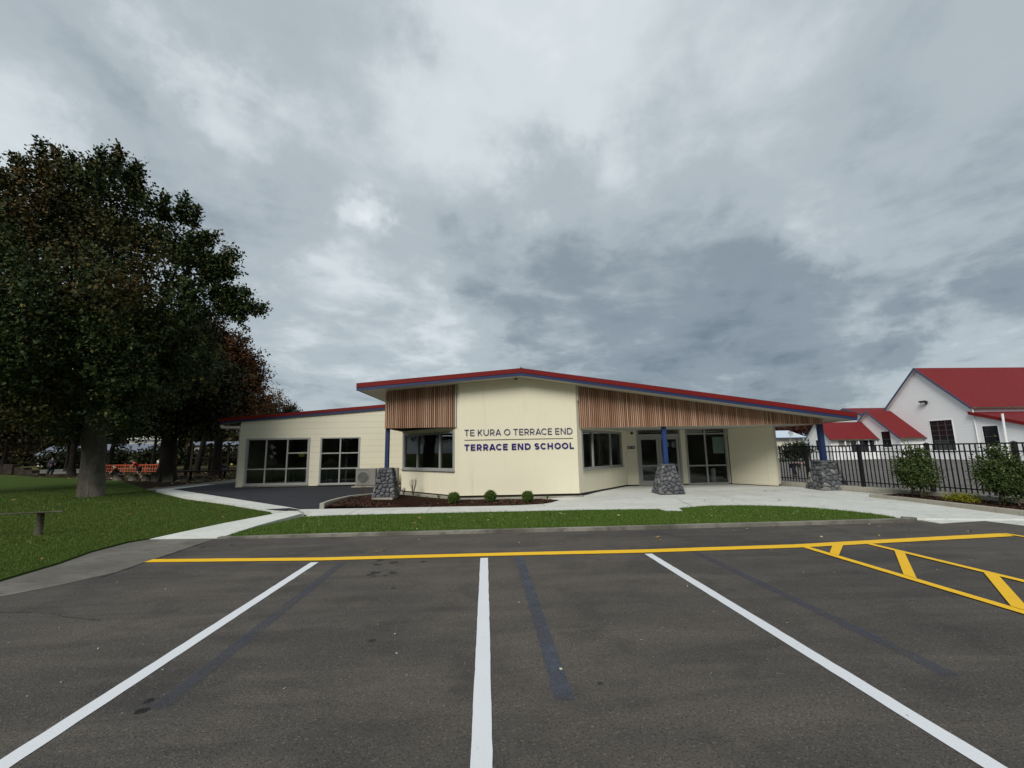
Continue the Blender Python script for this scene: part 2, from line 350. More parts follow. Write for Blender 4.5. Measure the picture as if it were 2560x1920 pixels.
M['oldwood'] = m_bark('weathered_timber', (.055, .050, .038), (.15, .135, .10))
M['darkwood'] = m_bark('dark_timber', (.016, .013, .010), (.05, .04, .03))
M['palewall'] = paint('pale_far_wall', (.58, .56, .49), .06)
M['bluegrey_roof'] = paint('blue_grey_roofing', (.13, .15, .19), .1, .5)
M['pale_roof'] = paint('pale_blue_roofing', (.50, .58, .66), .08, .45)
M['shed_wall'] = paint('cream_shed_wall', (.66, .63, .54), .06)
M['orange_net'] = paint('orange_netting', (.40, .075, .03), .15, .6)
M['skin'] = paint('skin', (.36, .20, .14), .08, .55)
M['hair'] = paint('dark_hair', (.015, .010, .008), .2, .6)
M['cl_navy'] = paint('navy_cloth', (.012, .013, .032), .2, .9)
M['cl_red'] = paint('red_cloth', (.42, .012, .022), .12, .9)
M['cl_dark'] = paint('dark_cloth', (.012, .012, .018), .2, .9)
M['cl_brown'] = paint('rust_cloth', (.06, .018, .012), .2, .9)
M['shoe'] = paint('pale_shoe', (.38, .34, .34), .1, .7)
M['wire'] = paint('galvanised_wire', (.35, .35, .36), .1, .4)

# ------------------------------------------------------------------ object helpers
def put(o, parent=None):
    COL.objects.link(o)
    if parent: o.parent = parent
    return o
def tag(o, label=None, cat=None, group=None, kind=None):
    if label: o['label'] = label
    if cat: o['category'] = cat
    if group: o['group'] = group
    if kind: o['kind'] = kind
    return o
def empty(name, loc=(0, 0, 0), rz=0, label=None, cat=None, group=None):
    o = bpy.data.objects.new(name, None); o.location = loc; o.rotation_euler = (0, 0, rz); o.empty_display_size = .2
    COL.objects.link(o); return tag(o, label, cat, group)
class MB:
    def __init__(s): s.v = []; s.f = []; s.m = []
    def add(s, vs, fs, mi=0, X=None):
        b = len(s.v)
        s.v += [tuple(X @ Vector(p)) if X else tuple(p) for p in vs]
        s.f += [tuple(i+b for i in f) for f in fs]; s.m += [mi]*len(fs); return s
    def box(s, x0, x1, y0, y1, z0, z1, mi=0, X=None):
        return s.add([(x0, y0, z0), (x1, y0, z0), (x1, y1, z0), (x0, y1, z0), (x0, y0, z1), (x1, y0, z1), (x1, y1, z1), (x0, y1, z1)],
                     [(3, 2, 1, 0), (4, 5, 6, 7), (0, 1, 5, 4), (1, 2, 6, 5), (2, 3, 7, 6), (3, 0, 4, 7)], mi, X)
    def hexa(s, bot, top, mi=0, X=None):
        return s.add(list(bot)+list(top), [(3, 2, 1, 0), (4, 5, 6, 7), (0, 1, 5, 4), (1, 2, 6, 5), (2, 3, 7, 6), (3, 0, 4, 7)], mi, X)
    def prism_xz(s, poly, y0, y1, mi=0, X=None):
        # polygon given in x,z extruded along y
        n = len(poly); vs = [(x, y0, z) for x, z in poly]+[(x, y1, z) for x, z in poly]
        tri = tessellate_polygon([[Vector((x, z, 0)) for x, z in poly]])
        fs = [tuple(t) for t in tri]+[tuple(i+n for i in reversed(t)) for t in tri]
        fs += [(i, (i+1) % n, (i+1) % n+n, i+n) for i in range(n)]
        return s.add(vs, fs, mi, X)
    def sheet(s, poly, z=None, depth=.0, mi=0):
        # ground polygon (x,y) or (x,y,z); depth > 0 gives it skirts
        P = [(p[0], p[1], p[2] if len(p) > 2 else z) for p in poly]; n = len(P)
        tri = tessellate_polygon([[Vector((x, y, 0)) for x, y, _ in P]])
        fs = []
        for t in tri:
            a, b, c = (Vector(P[i][:2]) for i in t)
            cr_ = (b-a).x*(c-a).y-(b-a).y*(c-a).x
            fs.append(tuple(t) if cr_ > 0 else tuple(reversed(t)))
        vs = list(P)
        if depth:
            vs += [(x, y, zz-depth) for x, y, zz in P]
            area = sum(P[i][0]*P[(i+1) % n][1]-P[(i+1) % n][0]*P[i][1] for i in range(n))
            for i in range(n):
                j = (i+1) % n
                fs.append((i, i+n, j+n, j) if area > 0 else (j, j+n, i+n, i))
        return s.add(vs, fs, mi)
    def ribbon(s, pts, w, z0, z1, mi=0, side=0):
        # kerb along a polyline: width w, from z0 to z1; side 0 centred, 1 to the left of travel
        P = [Vector(p[:2]) for p in pts]; L = []; R = []
        for i, p in enumerate(P):
            d = Vector((0, 0))
            if i > 0: d += (p-P[i-1]).normalized()
            if i < len(P)-1: d += (P[i+1]-p).normalized()
            d.normalize(); nn = Vector((-d.y, d.x))
            L.append(p+nn*(w if side else w/2)); R.append(p-nn*(0 if side else w/2))
        for i in range(len(P)-1):
            za = z1[i] if isinstance(z1, list) else z1; zb = z1[i+1] if isinstance(z1, list) else z1
            s.hexa([(*R[i], z0), (*R[i+1], z0), (*L[i+1], z0), (*L[i], z0)], [(*R[i], za), (*R[i+1], zb), (*L[i+1], zb), (*L[i], za)], mi)
        return s
    def tube(s, pts, rad, seg=8, mi=0, cap=True, X=None, jit=0, rng=None):
        pts = [Vector(p) for p in pts]; rings = []; up = Vector((0, 0, 1)); vs = []
        prev = None
        for i, p in enumerate(pts):
            d = (pts[min(i+1, len(pts)-1)]-pts[max(i-1, 0)]).normalized()
            if prev is None:
                a = d.cross(up) if abs(d.z) < .95 else d.cross(Vector((1, 0, 0)))
            else: a = prev-d*prev.dot(d)
            a.normalize(); prev = a; b = d.cross(a)
            r = rad[i] if isinstance(rad, (list, tuple)) else rad
            for k in range(seg):
                an = 2*PI*k/seg; rr = r*(1+(rng.uniform(-jit, jit) if rng else 0))
                vs.append(p+(a*math.cos(an)+b*math.sin(an))*rr)
        fs = []
        for i in range(len(pts)-1):
            for k in range(seg):
                k2 = (k+1) % seg; fs.append((i*seg+k, i*seg+k2, (i+1)*seg+k2, (i+1)*seg+k))
        if cap: fs += [tuple(range(seg)), tuple(reversed([(len(pts)-1)*seg+k for k in range(seg)]))]
        return s.add(vs, fs, mi, X)
    def lathe(s, prof, seg=16, mi=0, X=None):
        vs = []
        for r, z in prof:
            for k in range(seg): an = 2*PI*k/seg; vs.append((r*math.cos(an), r*math.sin(an), z))
        fs = [(i*seg+k, i*seg+(k+1) % seg, (i+1)*seg+(k+1) % seg, (i+1)*seg+k) for i in range(len(prof)-1) for k in range(seg)]
        return s.add(vs, fs, mi, X)
    def build(s, name, mats, parent=None, smooth=False, bevel=0, label=None):
        me = bpy.data.meshes.new(name); me.from_pydata(s.v, [], s.f); me.update()
        if not isinstance(mats, (list, tuple)): mats = [mats]
        for m in mats: me.materials.append(m)
        if len(mats) > 1: me.polygons.foreach_set('material_index', s.m)
        if smooth: me.polygons.foreach_set('use_smooth', [True]*len(s.f))
        o = bpy.data.objects.new(name, me); put(o, parent)
        if bevel:
            b = o.modifiers.new('bevel', 'BEVEL'); b.width = bevel; b.segments = 2; b.limit_method = 'ANGLE'; b.angle_limit = math.radians(40)
        if label: o['label'] = label
        return o
def np_mesh(name, V, quads, mat, parent=None):
    # V (n,4,3) separate quads
    me = bpy.data.meshes.new(name); n = quads
    me.vertices.add(n*4); me.vertices.foreach_set('co', np.ascontiguousarray(V, dtype=np.float32).ravel())
    me.loops.add(n*4); me.loops.foreach_set('vertex_index', np.arange(n*4, dtype=np.int32))
    me.polygons.add(n); me.polygons.foreach_set('loop_start', np.arange(0, n*4, 4, dtype=np.int32))
    me.polygons.foreach_set('loop_total', np.full(n, 4, dtype=np.int32)); me.update(calc_edges=True)
    me.materials.append(mat); o = bpy.data.objects.new(name, me); put(o, parent); return o
def pt_in_poly(x, y, poly):
    inside = np.zeros(x.shape, bool); n = len(poly); j = n-1
    for i in range(n):
        xi, yi = poly[i][:2]; xj, yj = poly[j][:2]
        c = ((yi > y) != (yj > y)) & (x < (xj-xi)*(y-yi)/(yj-yi+1e-12)+xi)
        inside ^= c; j = i
    return inside
def structure(o): o['kind'] = 'structure'; return o

# ================================================================== GROUND
structure(MB().sheet([(-900, -300), (900, -300), (900, 1500), (-900, 1500)], -.06).build('ground', M['field']))
LOT = [(-6.15, -14), (-6.25, 3), (-6.42, 5), (-6.48, 6.4), (-6.6, 7.4), (-6.82, 8.2), (-6.84, 9.0), (-6.7, 9.3), (-5.3, 9.22), (-3.58, 9.12), (2, 8.95), (6.35, 8.86), (9.1, 8.92),
       (9.14, 8.52), (10.26, 8.66), (10.36, 8.0), (10.7, 2), (11, -14)]
structure(MB().sheet(LOT, 0).build('car_park', M['asphalt']))
OLD = [(-6.42, 5.2), (-6.48, 6.4), (-6.6, 7.4), (-6.82, 8.2), (-6.84, 9.0), (-6.7, 9.33), (-5.36, 9.2), (-5.31, 8.4), (-5.29, 7.55), (-5.26, 6.8), (-5.5, 6.2), (-5.9, 5.6)]
structure(MB().sheet(OLD, .004).build('old_path', M['oldpath']))
crk = MB(); rng = random.Random(4)
P = [(-5.33, 9.19), (-5.32, 8.6), (-5.30, 8.1), (-5.285, 7.55), (-5.26, 7.0), (-5.24, 6.5)]
w0 = .008
for i in range(len(P)-1):
    for k in range(4):
        a_ = Vector(P[i]).lerp(Vector(P[i+1]), k/4)+Vector((rng.uniform(-.006, .006), 0)); b_ = Vector(P[i]).lerp(Vector(P[i+1]), (k+1)/4)
        w = w0*rng.uniform(.6, 1.5)
        crk.add([(a_.x-w, a_.y, .0075), (a_.x+w, a_.y, .0075), (b_.x+w, b_.y, .0075), (b_.x-w, b_.y, .0075)], [(0, 1, 2, 3)])
structure(crk.build('path_crack', M['oil_gap_shade']))

ck = MB(); rng = random.Random(12)
for (x, y, dx, dy, n, w) in [(-6.2, 5.6, .16, -.05, 16, .004), (-4.6, 8.6, .22, -.03, 13, .003), (3.2, 8.2, .2, .012, 22, .003), (6.9, 6.3, .07, -.16, 15, .003), (-4.4, 4.2, .05, -.15, 12, .003), (1.1, 5.0, .13, -.06, 9, .0025)]:
    p = Vector((x, y))
    for k in range(n):
        q = p+Vector((dx+rng.uniform(-.05, .05), dy+rng.uniform(-.05, .05))); d = (q-p).normalized(); m = Vector((-d.y, d.x))*w*rng.uniform(.4, 1.4)
        ck.add([(p.x-m.x, p.y-m.y, .0048), (q.x-m.x, q.y-m.y, .0048), (q.x+m.x, q.y+m.y, .0048), (p.x+m.x, p.y+m.y, .0048)], [(0, 1, 2, 3)]); p = q
structure(ck.build('car_park_cracks', M['oil_gap_shade']))
LAWN = [(-6.15, -14), (-6.25, 3), (-6.42, 5), (-6.48, 6.4), (-6.6, 7.4), (-6.82, 8.2), (-6.84, 9.0), (-6.68, 9.3), (-6.05, 10.65), (-5.42, 11.8), (-6.1, 12.95), (-6.7, 13.46), (-8.84, 15.4), (-11.3, 17.45), (-15.0, 21.3), (-17.2, 23.4),
        (-20, 26.5), (-25.5, 32.5), (-33, 38), (-43, 44), (-56, 53), (-70, 62), (-120, 60), (-120, -14)]
def lawn_z(x, y): return .03+.0*x
lw = MB().sheet([(x, y, .03 if y > 9.5 or x < -8 else .03) for x, y in LAWN], None, .1)
structure(lw.build('lawn', M['lawn']))
structure(MB().sheet([(-17.4, 23.4), (-20, 26.5), (-25.5, 32.5), (-33, 38), (-43, 44), (-50, 60), (-30, 75), (-5, 75), (-8, 40), (-12, 24), (-14.0, 23.4)], .012).build('leaf_litter_ground', M['litter']))
structure(MB().sheet([(-70, 66), (-58, 58), (-48, 52), (-46, 60), (-70, 78)], .0).build('gravel_path', M['oldpath']))
structure(MB().sheet([(11.9, 17), (12.5, 14), (12.9, 11.5), (13.1, 9.5), (13.2, -14), (90, -14), (90, 70), (20, 70), (11.5, 40)], -.02).build('playground_ground', M['asphalt_play']))
structure(MB().sheet([(20, 48), (36, 46), (37.5, 60), (22, 60)], .0).build('grass_verge', M['lawn']))

CONC = [(-4.62, 11.58, .06), (-3.65, 11.65, .06), (-2.63, 11.62, .06), (2.52, 11.41, .06), (4.44, 11.2, .06), (4.46, 10.8, .06), (4.86, 10.74, .06), (4.97, 11.27, .06), (5.5, 11.47, .06), (5.99, 11.57, .06), (6.5, 11.54, .06), (7.1, 11.40, .06), (7.7, 11.1, .06), (8.18, 10.68, .06), (8.5, 10.1, .06), (8.72, 9.5, .05), (8.95, 9.0, .04), (9.13, 8.93, .012), (9.14, 8.50, .006), (10.26, 8.64, .006), (10.36, 8.0, .006),
        (10.7, 2, .006), (11, -14, .006), (12.6, -14, .03), (12.8, 2, .04), (12.95, 8, .05), (12.75, 9.9, .06), (12.45, 11.7, .07), (12.05, 13.6, .09), (11.6, 15.4, .10), (11.15, 16.6, .10), (10.6, 17.3, .10), (10.4, 19.2, .10), (5.0, 19.2, .10), (2.9, 16, .09), (3.0, 14.85, .05), (1.8, 14.3, .05), (2.3, 13.81, .055), (1.95, 13.25, .055), (1.64, 12.95, .055), (.74, 12.76, .058), (-1.88, 12.93, .058), (-5.42, 13.12, .062), (-4.8, 12.6, .06), (-4.62, 12.1, .06)]
structure(MB().sheet(CONC, None, .12).build('concrete_path', M['path']))
# saw cuts in the path
jt = MB()
for (x0, y0, x1, y1, z) in [(-1.56, 12.9, -1.574, 11.64, .061), (1.645, 12.93, 1.607, 11.46, .061), (5.45, 11.5, 5.75, 13.0, .07), (5.75, 13.0, 9.6, 12.6, .085), (7.3, 11.4, 7.6, 15.2, .094), (5.0, 15.1, 10.9, 14.75, .104), (9.6, 8.7, 9.9, 14.8, .088), (-3.6, 12.98, -3.6, 11.66, .061)]:
    d = Vector((x1-x0, y1-y0)).normalized(); n_ = Vector((-d.y, d.x))*.006
    jt.add([(x0-n_.x, y0-n_.y, z+.001), (x0+n_.x, y0+n_.y, z+.001), (x1+n_.x, y1+n_.y, z+.001), (x1-n_.x, y1-n_.y, z+.001)], [(3, 2, 1, 0)])
structure(jt.build('path_joints', M['alu_dark']))
ISL = [(-5.12, 9.24, .05), (-3.58, 9.17, .06), (-2.02, 9.10, .06), (1.93, 8.97, .06), (6.35, 8.88, .06), (8.45, 8.9, .06), (8.7, 9.0, .06), (8.70, 9.5, .06), (8.48, 10.1, .065), (8.16, 10.66, .065), (7.68, 11.08, .065), (7.08, 11.38, .065), (6.5, 11.52, .065), (5.99, 11.55, .065), (5.5, 11.45, .065), (4.98, 11.24, .065), (4.88, 10.72, .065), (4.43, 10.78, .065), (4.41, 11.18, .065), (2.52, 11.39, .065), (-2.63, 11.60, .065), (-3.65, 11.63, .065), (-4.60, 11.56, .065), (-4.75, 11.1, .06), (-5.0, 10.2, .055)]
structure(MB().sheet(ISL, None, .05).build('grass_island', M['island']))
KL = [(-5.3, 9.16), (-3.58, 9.04), (-2.02, 8.97), (1.93, 8.84), (2.75, 8.82), (6.35, 8.745), (8.2, 8.735)]
kerb = MB().ribbon(KL, .13, -.02, [.035, .055, .06, .066, .068, .07, .07], 0, 1)
kerb.ribbon([(8.2, 8.735), (8.6, 8.735), (8.9, 8.77), (9.02, 8.86), (9.0, 8.99), (8.86, 9.06)], .13, -.02, .07, 0, 1)
structure(kerb.build('kerb', M['kerb'], None, False, .015))
# ramp path and junction slab
RAMP_L = [(-6.68, 9.32, .014), (-6.03, 10.64, .09), (-5.37, 11.76, .14)]
RAMP_R = [(-5.28, 9.2, .014), (-5.05, 10.2, .085), (-4.66, 11.66, .14)]
rp = MB(); V_ = []
for (l, r) in zip(RAMP_L, RAMP_R): V_ += [l, r]
V_ += [(-5.45, 13.1, .07), (-4.66, 11.69, .067)]
fs = [(2*i, 2*i+1, 2*i+3, 2*i+2) for i in range(3)]
n_ = len(V_); V_ += [(x, y, z-.16) for x, y, z in V_]
for seq in ([0, 2, 4, 6], [7, 5, 3, 1]):
    for a_, b_ in zip(seq, seq[1:]): fs.append((a_, b_, b_+n_, a_+n_) if seq[0] == 7 else (b_+n_, b_, a_, a_+n_)[::-1])
fs += [(0, 1, 1+n_, 0+n_), (6, 7, 7+n_, 6+n_)]
structure(rp.add(V_, fs).build('ramp_path', M['path']))
COURT = [(-4.74, 13.12, .06), (-5.36, 13.12, .062), (-5.86, 13.6, .07), (-9.6, 16.85, .12), (-14.5, 21.35, .14), (-14.0, 30, .14), (-4, 26, .14), (-3.2, 18, .1), (-4.1, 16.6, .1), (-4.72, 15.7, .08), (-4.85, 14.4, .07)]
structure(MB().sheet(COURT, None, .1).build('courtyard', M['asphalt_new']))
EDG = [(-5.36, 13.1, .066), (-5.88, 13.62, .075), (-9.62, 16.88, .125), (-14.55, 21.4, .146), (-14.5, 24.5, .146), (-15.0, 24.5, .146), (-15.2, 21.3, .146), (-11.32, 17.43, .135), (-8.84, 15.4, .108), (-6.7, 13.46, .075), (-6.1, 12.95, .072), (-5.4, 12.4, .10)]
structure(MB().sheet(EDG, None, .12).build('edge_path', M['path']))
structure(MB().sheet([(-17.1, 23.3), (-15.25, 21.35), (-15.05, 25), (-14.4, 33), (-17.2, 33)], .05, .06).build('side_path', M['oldpath']))
structure(MB().sheet([(-5.45, 12.5, .112), (-5.2, 12.75, .098), (-5.75, 13.35, .082), (-6.35, 13.2, .082), (-6.0, 12.95, .084)], None).build('asphalt_patch', M['asphalt_new']))
# mulch bed
BED = [(-4.66, 13.1, .055), (-1.88, 12.95, .05), (.74, 12.78, .05), (1.62, 12.97, .05), (1.93, 13.27, .05), (2.28, 13.8, .05), (1.8, 14.28, .05), (-.9, 14.62, .06), (-1.3, 14.9, .06), (-3.2, 16.7, .08), (-4.0, 16.6, .12), (-4.66, 15.66, .14), (-4.72, 14.4, .12), (-4.66, 13.4, .08)]
structure(MB().sheet(BED, None, .02).build('mulch_bed', M['mulchbed']))
BEDR = [(11.36, 12.2, .14), (11.50, 11.49, .14), (11.44, 8.75, .14), (11.42, 3, .14), (12.7, 3, .14), (12.75, 9.9, .14), (12.45, 11.7, .14), (12.3, 12.35, .14)]
structure(MB().sheet(BEDR, None, .02).build('mulch_bed', M['mulchbed']))
mk = MB().ribbon([(-4.73, 13.08), (-4.80, 13.9), (-4.80, 14.8), (-4.68, 15.64), (-4.1, 16.5), (-3.6, 17.2)], .13, 0, [.225, .215, .20, .19, .17, .16])
tag(mk.build('garden_kerb', M['newkerb'], None, False, .01), 'low curved concrete kerb between dark courtyard and mulch bed', 'kerb')
pk = MB().ribbon([(12.3, 12.5), (11.28, 12.36), (11.42, 11.49), (11.36, 8.75), (11.35, 3)], .12, 0, .165)
tag(pk.build('planter_kerb', M['newkerb'], None, False, .012), 'concrete kerb edging the shrub bed beside the black fence', 'kerb')

# ------------------------------------------------------------------ painted markings
def strip(name, poly, mat, z=.004, label=None, cat='line marking', group=None, steps=None):
    o = MB().sheet(poly, z).build(name, mat); tag(o, label, cat, group); return o
def rough_line(name, x0, y0, x1, y1, w, mat, label, group, seed, z=.004):
    r = random.Random(seed); mb = MB(); n = 90; d = Vector((x1-x0, y1-y0)); L_ = d.length; d.normalize(); nn = Vector((-d.y, d.x)); vs = []
    for i in range(n+1):
        p = Vector((x0, y0))+d*L_*i/n; a_ = w/2+r.uniform(-.0025, .0025); b_ = w/2+r.uniform(-.0025, .0025)
        vs += [(p.x-nn.x*a_, p.y-nn.y*a_, z), (p.x+nn.x*b_, p.y+nn.y*b_, z)]
    mb.add(vs, [(2*i, 2*i+2, 2*i+3, 2*i+1) for i in range(n)])
    return tag(mb.build(name, mat), label, 'line marking', group)
gw = 'white parking bay lines'
rough_line('parking_line', -2.59, 6.98, -2.56, -3, .115, M['white_line'], 'white bay line running to the lower left corner', gw, 1, .004)
rough_line('parking_line', -.045, 6.90, -.03, -3, .115, M['white_line'], 'middle white bay line, nearly vertical in view', gw, 2, .004)
rough_line('parking_line', 2.475, 6.82, 2.555, -3, .115, M['white_line'], 'white bay line running to the lower right corner', gw, 3, .004)
gy = 'yellow painted lines'
rough_line('yellow_line', -5.26, 7.42, .53, 7.10, .19, M['yellow_line'], 'x', gy, 4, .008)
bpy.data.objects.remove(bpy.data.objects['yellow_line'])
YL = MB(); r = random.Random(9); vs = []
pts = [(-5.30, 7.43, .19), (-2.6, 7.17, .19), (.53, 7.08, .20), (2.41, 6.99, .215), (5, 6.99, .22), (7.4, 7.18, .24), (9.02, 7.30, .25)]
for i in range(len(pts)-1):
    for k in range(24):
        f = k/24; x = pts[i][0]*(1-f)+pts[i+1][0]*f; y = pts[i][1]*(1-f)+pts[i+1][1]*f; w = pts[i][2]*(1-f)+pts[i+1][2]*f
        vs += [(x, y-w/2+r.uniform(-.003, .003), .008), (x, y+w/2+r.uniform(-.003, .003), .008)]
vs += [(9.02, 7.18, .008), (9.14, 7.42, .008)]
YL.add(vs, [(2*i, 2*i+2, 2*i+3, 2*i+1) for i in range(len(vs)//2-1)])
tag(YL.build('yellow_line', M['yellow_line']), 'long yellow line crossing the head of the parking bays', 'line marking', gy)
rough_line('yellow_line', 9.10, 7.40, 9.25, 3.0, .10, M['yellow_line'], 'thin yellow line turning off at the right end of long line', gy, 5, .012)
hm = empty('yellow_hatching', (5.05, 6.9, 0), 0, 'yellow ladder hatching painted between two lines at right', 'line marking')
def hline(x0, y0, x1, y1, w, z, seed, nm):
    o = rough_line(nm, x0, y0, x1, y1, w, M['yellow_line'], None, None, seed, z)
    for k in ('category',):
        if k in o: del o[k]
    o.parent = hm; o.matrix_parent_inverse = Matrix.Translation((-5.05, -6.9, 0)); return o
hline(5.06, 6.9, 5.06, -1, .115, .012, 6, 'side_line')
hline(6.20, 6.98, 6.17, -1, .105, .012, 7, 'side_line')
for i, (xa, ya, xb, yb) in enumerate([(5.11, 6.38, 5.62, 6.93), (5.11, 5.22, 6.13, 6.37), (5.11, 4.12, 6.13, 5.19), (5.11, 3.0, 6.13, 4.05), (5.11, 1.9, 6.13, 2.95)]):
    o = MB(); wv = .082
    o.add([(5.11, 6.29, .016), (5.70, 6.90, .016), (5.52, 6.90, .016), (5.11, 6.46, .016)] if i == 0 else [(xa, ya-wv, .016), (xb, yb-wv, .016), (xb, yb+wv, .016), (xa, ya+wv, .016)], [(0, 1, 2, 3)])
    o = o.build('hatch_bar', M['yellow_line'], hm); o.matrix_parent_inverse = Matrix.Translation((-5.05, -6.9, 0))
gg = 'painted out old bay lines'
for k, (x0, y0, x1, y1, lb) in enumerate([(-2.16, 6.95, -2.13, 3.2, 'faded blue-grey painted-out line beside the left white line'), (.485, 6.9, .495, 3.05, 'faded blue-grey painted-out line beside the middle white line'), (3.23, 6.9, 3.23, 3.1, 'faint blue-grey painted-out line beside the right white line')]):
    rough_line('painted_out_line', x0, y0, x1, y1, .125, M['ghost'] if k == 1 else M['ghost_faint'], lb, gg, 20+k, .004)
oi = MB(); r = random.Random(5)
for x, y, s in [(-1.62, 6.97, .05), (-1.60, 6.72, .06), (-1.38, 6.82, .06), (-1.52, 6.30, .075), (-1.28, 6.25, .05), (-1.57, 6.2, .045), (-1.50, 6.12, .03), (-1.35, 6.12, .025), (-1.13, 5.56, .03), (-2.26, 3.3, .03), (-2.21, 3.18, .035), (.77, 3.22, .02), (-1.0, 4.1, .03), (-.95, 6.8, .04), (-2.0, 5.9, .02)]:
    n = 14; vs = [(x, y, .0045)]
    for k in range(n): a_ = 2*PI*k/n; q = s*r.uniform(.65, 1.2); vs.append((x+q*1.15*math.cos(a_), y+q*math.sin(a_), .0045))
    oi.add(vs, [(0, 1+k, 1+(k+1) % n) for k in range(n)])
structure(oi.build('oil_stains', M['oil_gap_shade']))

# ================================================================== SCHOOL BUILDING (local frame of the facade)
TH = math.atan(-.04)
B = empty('school_building', (0, 14.85, 0), TH, 'cream single storey school building with red and blue roof edge and timber batten screens', 'building')
BM = Matrix.Translation((0, 14.85, 0)) @ Matrix.Rotation(TH, 4, 'Z')
def bworld(x, y, z=0): return BM @ Vector((x, y, z))
def roof_z(x): # top of main roof at local x
    return 4.372+(x-1.225)*((4.372-3.935)/5.505 if x < 1.225 else (2.676-4.372)/11.315)
def wing_z(x): return 3.40+(x+12.99)*.0715
def wall(mb, p, q, z0, top, holes=(), t=.16, mi=0):
    p = Vector(p); q = Vector(q); d = (q-p); L_ = d.length; d.normalize(); nn = Vector((-d.y, d.x))
    us = sorted(set([0, L_]+[h[0] for h in holes]+[h[1] for h in holes]))
    if callable(top):
        ex = [1.225-p.x] if (p.x < 1.225 < q.x and abs(d.y) < 1e-6) else []
        us = sorted(set(us+ex)); tf = top
    else: tf = lambda x: top
    def P3(u, v, z): w = p+d*u+nn*v; return (w.x, w.y, z)
    for ua, ub in zip(us, us[1:]):
        if ub-ua < 1e-5: continue
        hs = sorted([(h[2], h[3]) for h in holes if h[0] <= ua+1e-6 and h[1] >= ub-1e-6])
        z = z0; segs = []
        for a_, b_ in hs:
            if a_ > z: segs.append((z, a_))
            z = b_
        xa = (p+d*ua).x; xb = (p+d*ub).x
        for a_, b_ in segs: mb.hexa([P3(ua, 0, a_), P3(ub, 0, a_), P3(ub, t, a_), P3(ua, t, a_)], [P3(ua, 0, b_), P3(ub, 0, b_), P3(ub, t, b_), P3(ua, t, b_)], mi)
        mb.hexa([P3(ua, 0, z), P3(ub, 0, z), P3(ub, t, z), P3(ua, t, z)], [P3(ua, 0, tf(xa)), P3(ub, 0, tf(xb)), P3(ub, t, tf(xb)), P3(ua, t, tf(xa))], mi)
def frame_at(p, q):
    p = Vector(p); q = Vector(q); d = (q-p).normalized()
    return Matrix(((d.x, -d.y, 0, p.x), (d.y, d.x, 0, p.y), (0, 0, 1, 0), (0, 0, 0, 1)))
def window(parent, X, u0, u1, z0, z1, vbars=(), hbars=(), fw=.06, sill=.0, proud=.02, recess=.05, hpart=(), name='window', mats=None):
    mb = MB(); a_ = -proud; b_ = .10
    mb.box(u0-fw*.3, u0+fw, a_, b_, z0, z1, 0, X).box(u1-fw, u1+fw*.3, a_, b_, z0, z1, 0, X)
    mb.box(u0+fw, u1-fw, a_, b_, z1-fw, z1, 0, X).box(u0+fw, u1-fw, a_, b_, z0, z0+fw*1.2, 0, X)
    for v in vbars: mb.box(v-.032, v+.032, a_+.012, b_, z0+fw*1.2, z1-fw, 0, X)
    xs = [u0+fw]+[c for v in vbars for c in (v-.032, v+.032)]+[u1-fw]
    for i in range(0, len(xs), 2):
        for h in hbars:
            mb.box(xs[i], xs[i+1], a_+.018, b_-.005, h-.028, h+.028, 0, X)
        for (c, h) in hpart:
            if c == i//2: mb.box(xs[i], xs[i+1], a_+.018, b_-.005, h-.028, h+.028, 0, X)
    w = mb.build(name, M['alu'], parent, False, .004)
    g = MB().add([(u0+fw*.5, recess, z0+fw*.5), (u1-fw*.5, recess, z0+fw*.5), (u1-fw*.5, recess, z1-fw*.5), (u0+fw*.5, recess, z1-fw*.5)], [(0, 1, 2, 3)], 0, X).build('pane', M['glass'], w)
    if sill: MB().box(u0-.04, u1+.04, -.07, -proud-.003, z0-.02, z0+sill, 0, X).build('sill', M['alu'], w, False, .004)
    return w
S0, S1, S2, S3 = (-3.45, 2.6), (-.908, 0.), (3.123, 0.), (5.70, 3.2)
E0, E1 = (9.96, 3.10), (10.95, 1.66)
sof = lambda x: roof_z(x)-.255
FL, FR = frame_at(S0, S1), frame_at(S2, S3)
lenL = (Vector(S1)-Vector(S0)).length; lenR = (Vector(S3)-Vector(S2)).length
# sign wall with its two angled sides
mb = MB(); wall(mb, S1, S2, .16, sof); mb.build('sign_wall', M['stucco'], B)
mb = MB(); wall(mb, S0, S1, .16, sof, [(.09, 3.36, .965, 2.325)]); mb.build('angled_wall', M['stucco'], B)
mb = MB(); wall(mb, S2, S3, .16, sof, [(.30, 3.64, .905, 2.29)]); mb.build('angled_wall', M['stucco'], B)
mb = MB(); wall(mb, (-3.45, 7), S0, .16, 2.6); mb.build('return_wall', M['stucco'], B)
window(B, FL, .09, 3.36, .965, 2.325, [1.08, 2.50], (), .075, .03)
window(B, FR, .30, 3.64, .905, 2.29, [1.14, 2.62], (), .075, .03)
# plinth and footing
pl = MB()
def inset(p, q, off, z0, z1, t, mi):
    X = frame_at(p, q); L_ = (Vector(q)-Vector(p)).length; pl.box(0, L_, off, off+t, z0, z1, mi, X)
inset(S0, S1, .035, .10, .162, .1, 0); inset(S1, S2, .035, .09, .162, .1, 0); inset(S2, S3, .03, .04, .162, .1, 1)  # timber base on two sides; the right strip paints the gap's shade near-black
pl.build('plinth_and_gap_shade', [M['darkwood'], M['oil_gap_shade']], B)
ft = MB(); X = frame_at(S0, S1); ft.box(0, lenL-.03, -.16, .2, .0, .112, 0, X); ft.box(S1[0]-.05, S2[0]+.1, -.20, .2, -.02, .085)
ft.build('footing', M['footing'], B)
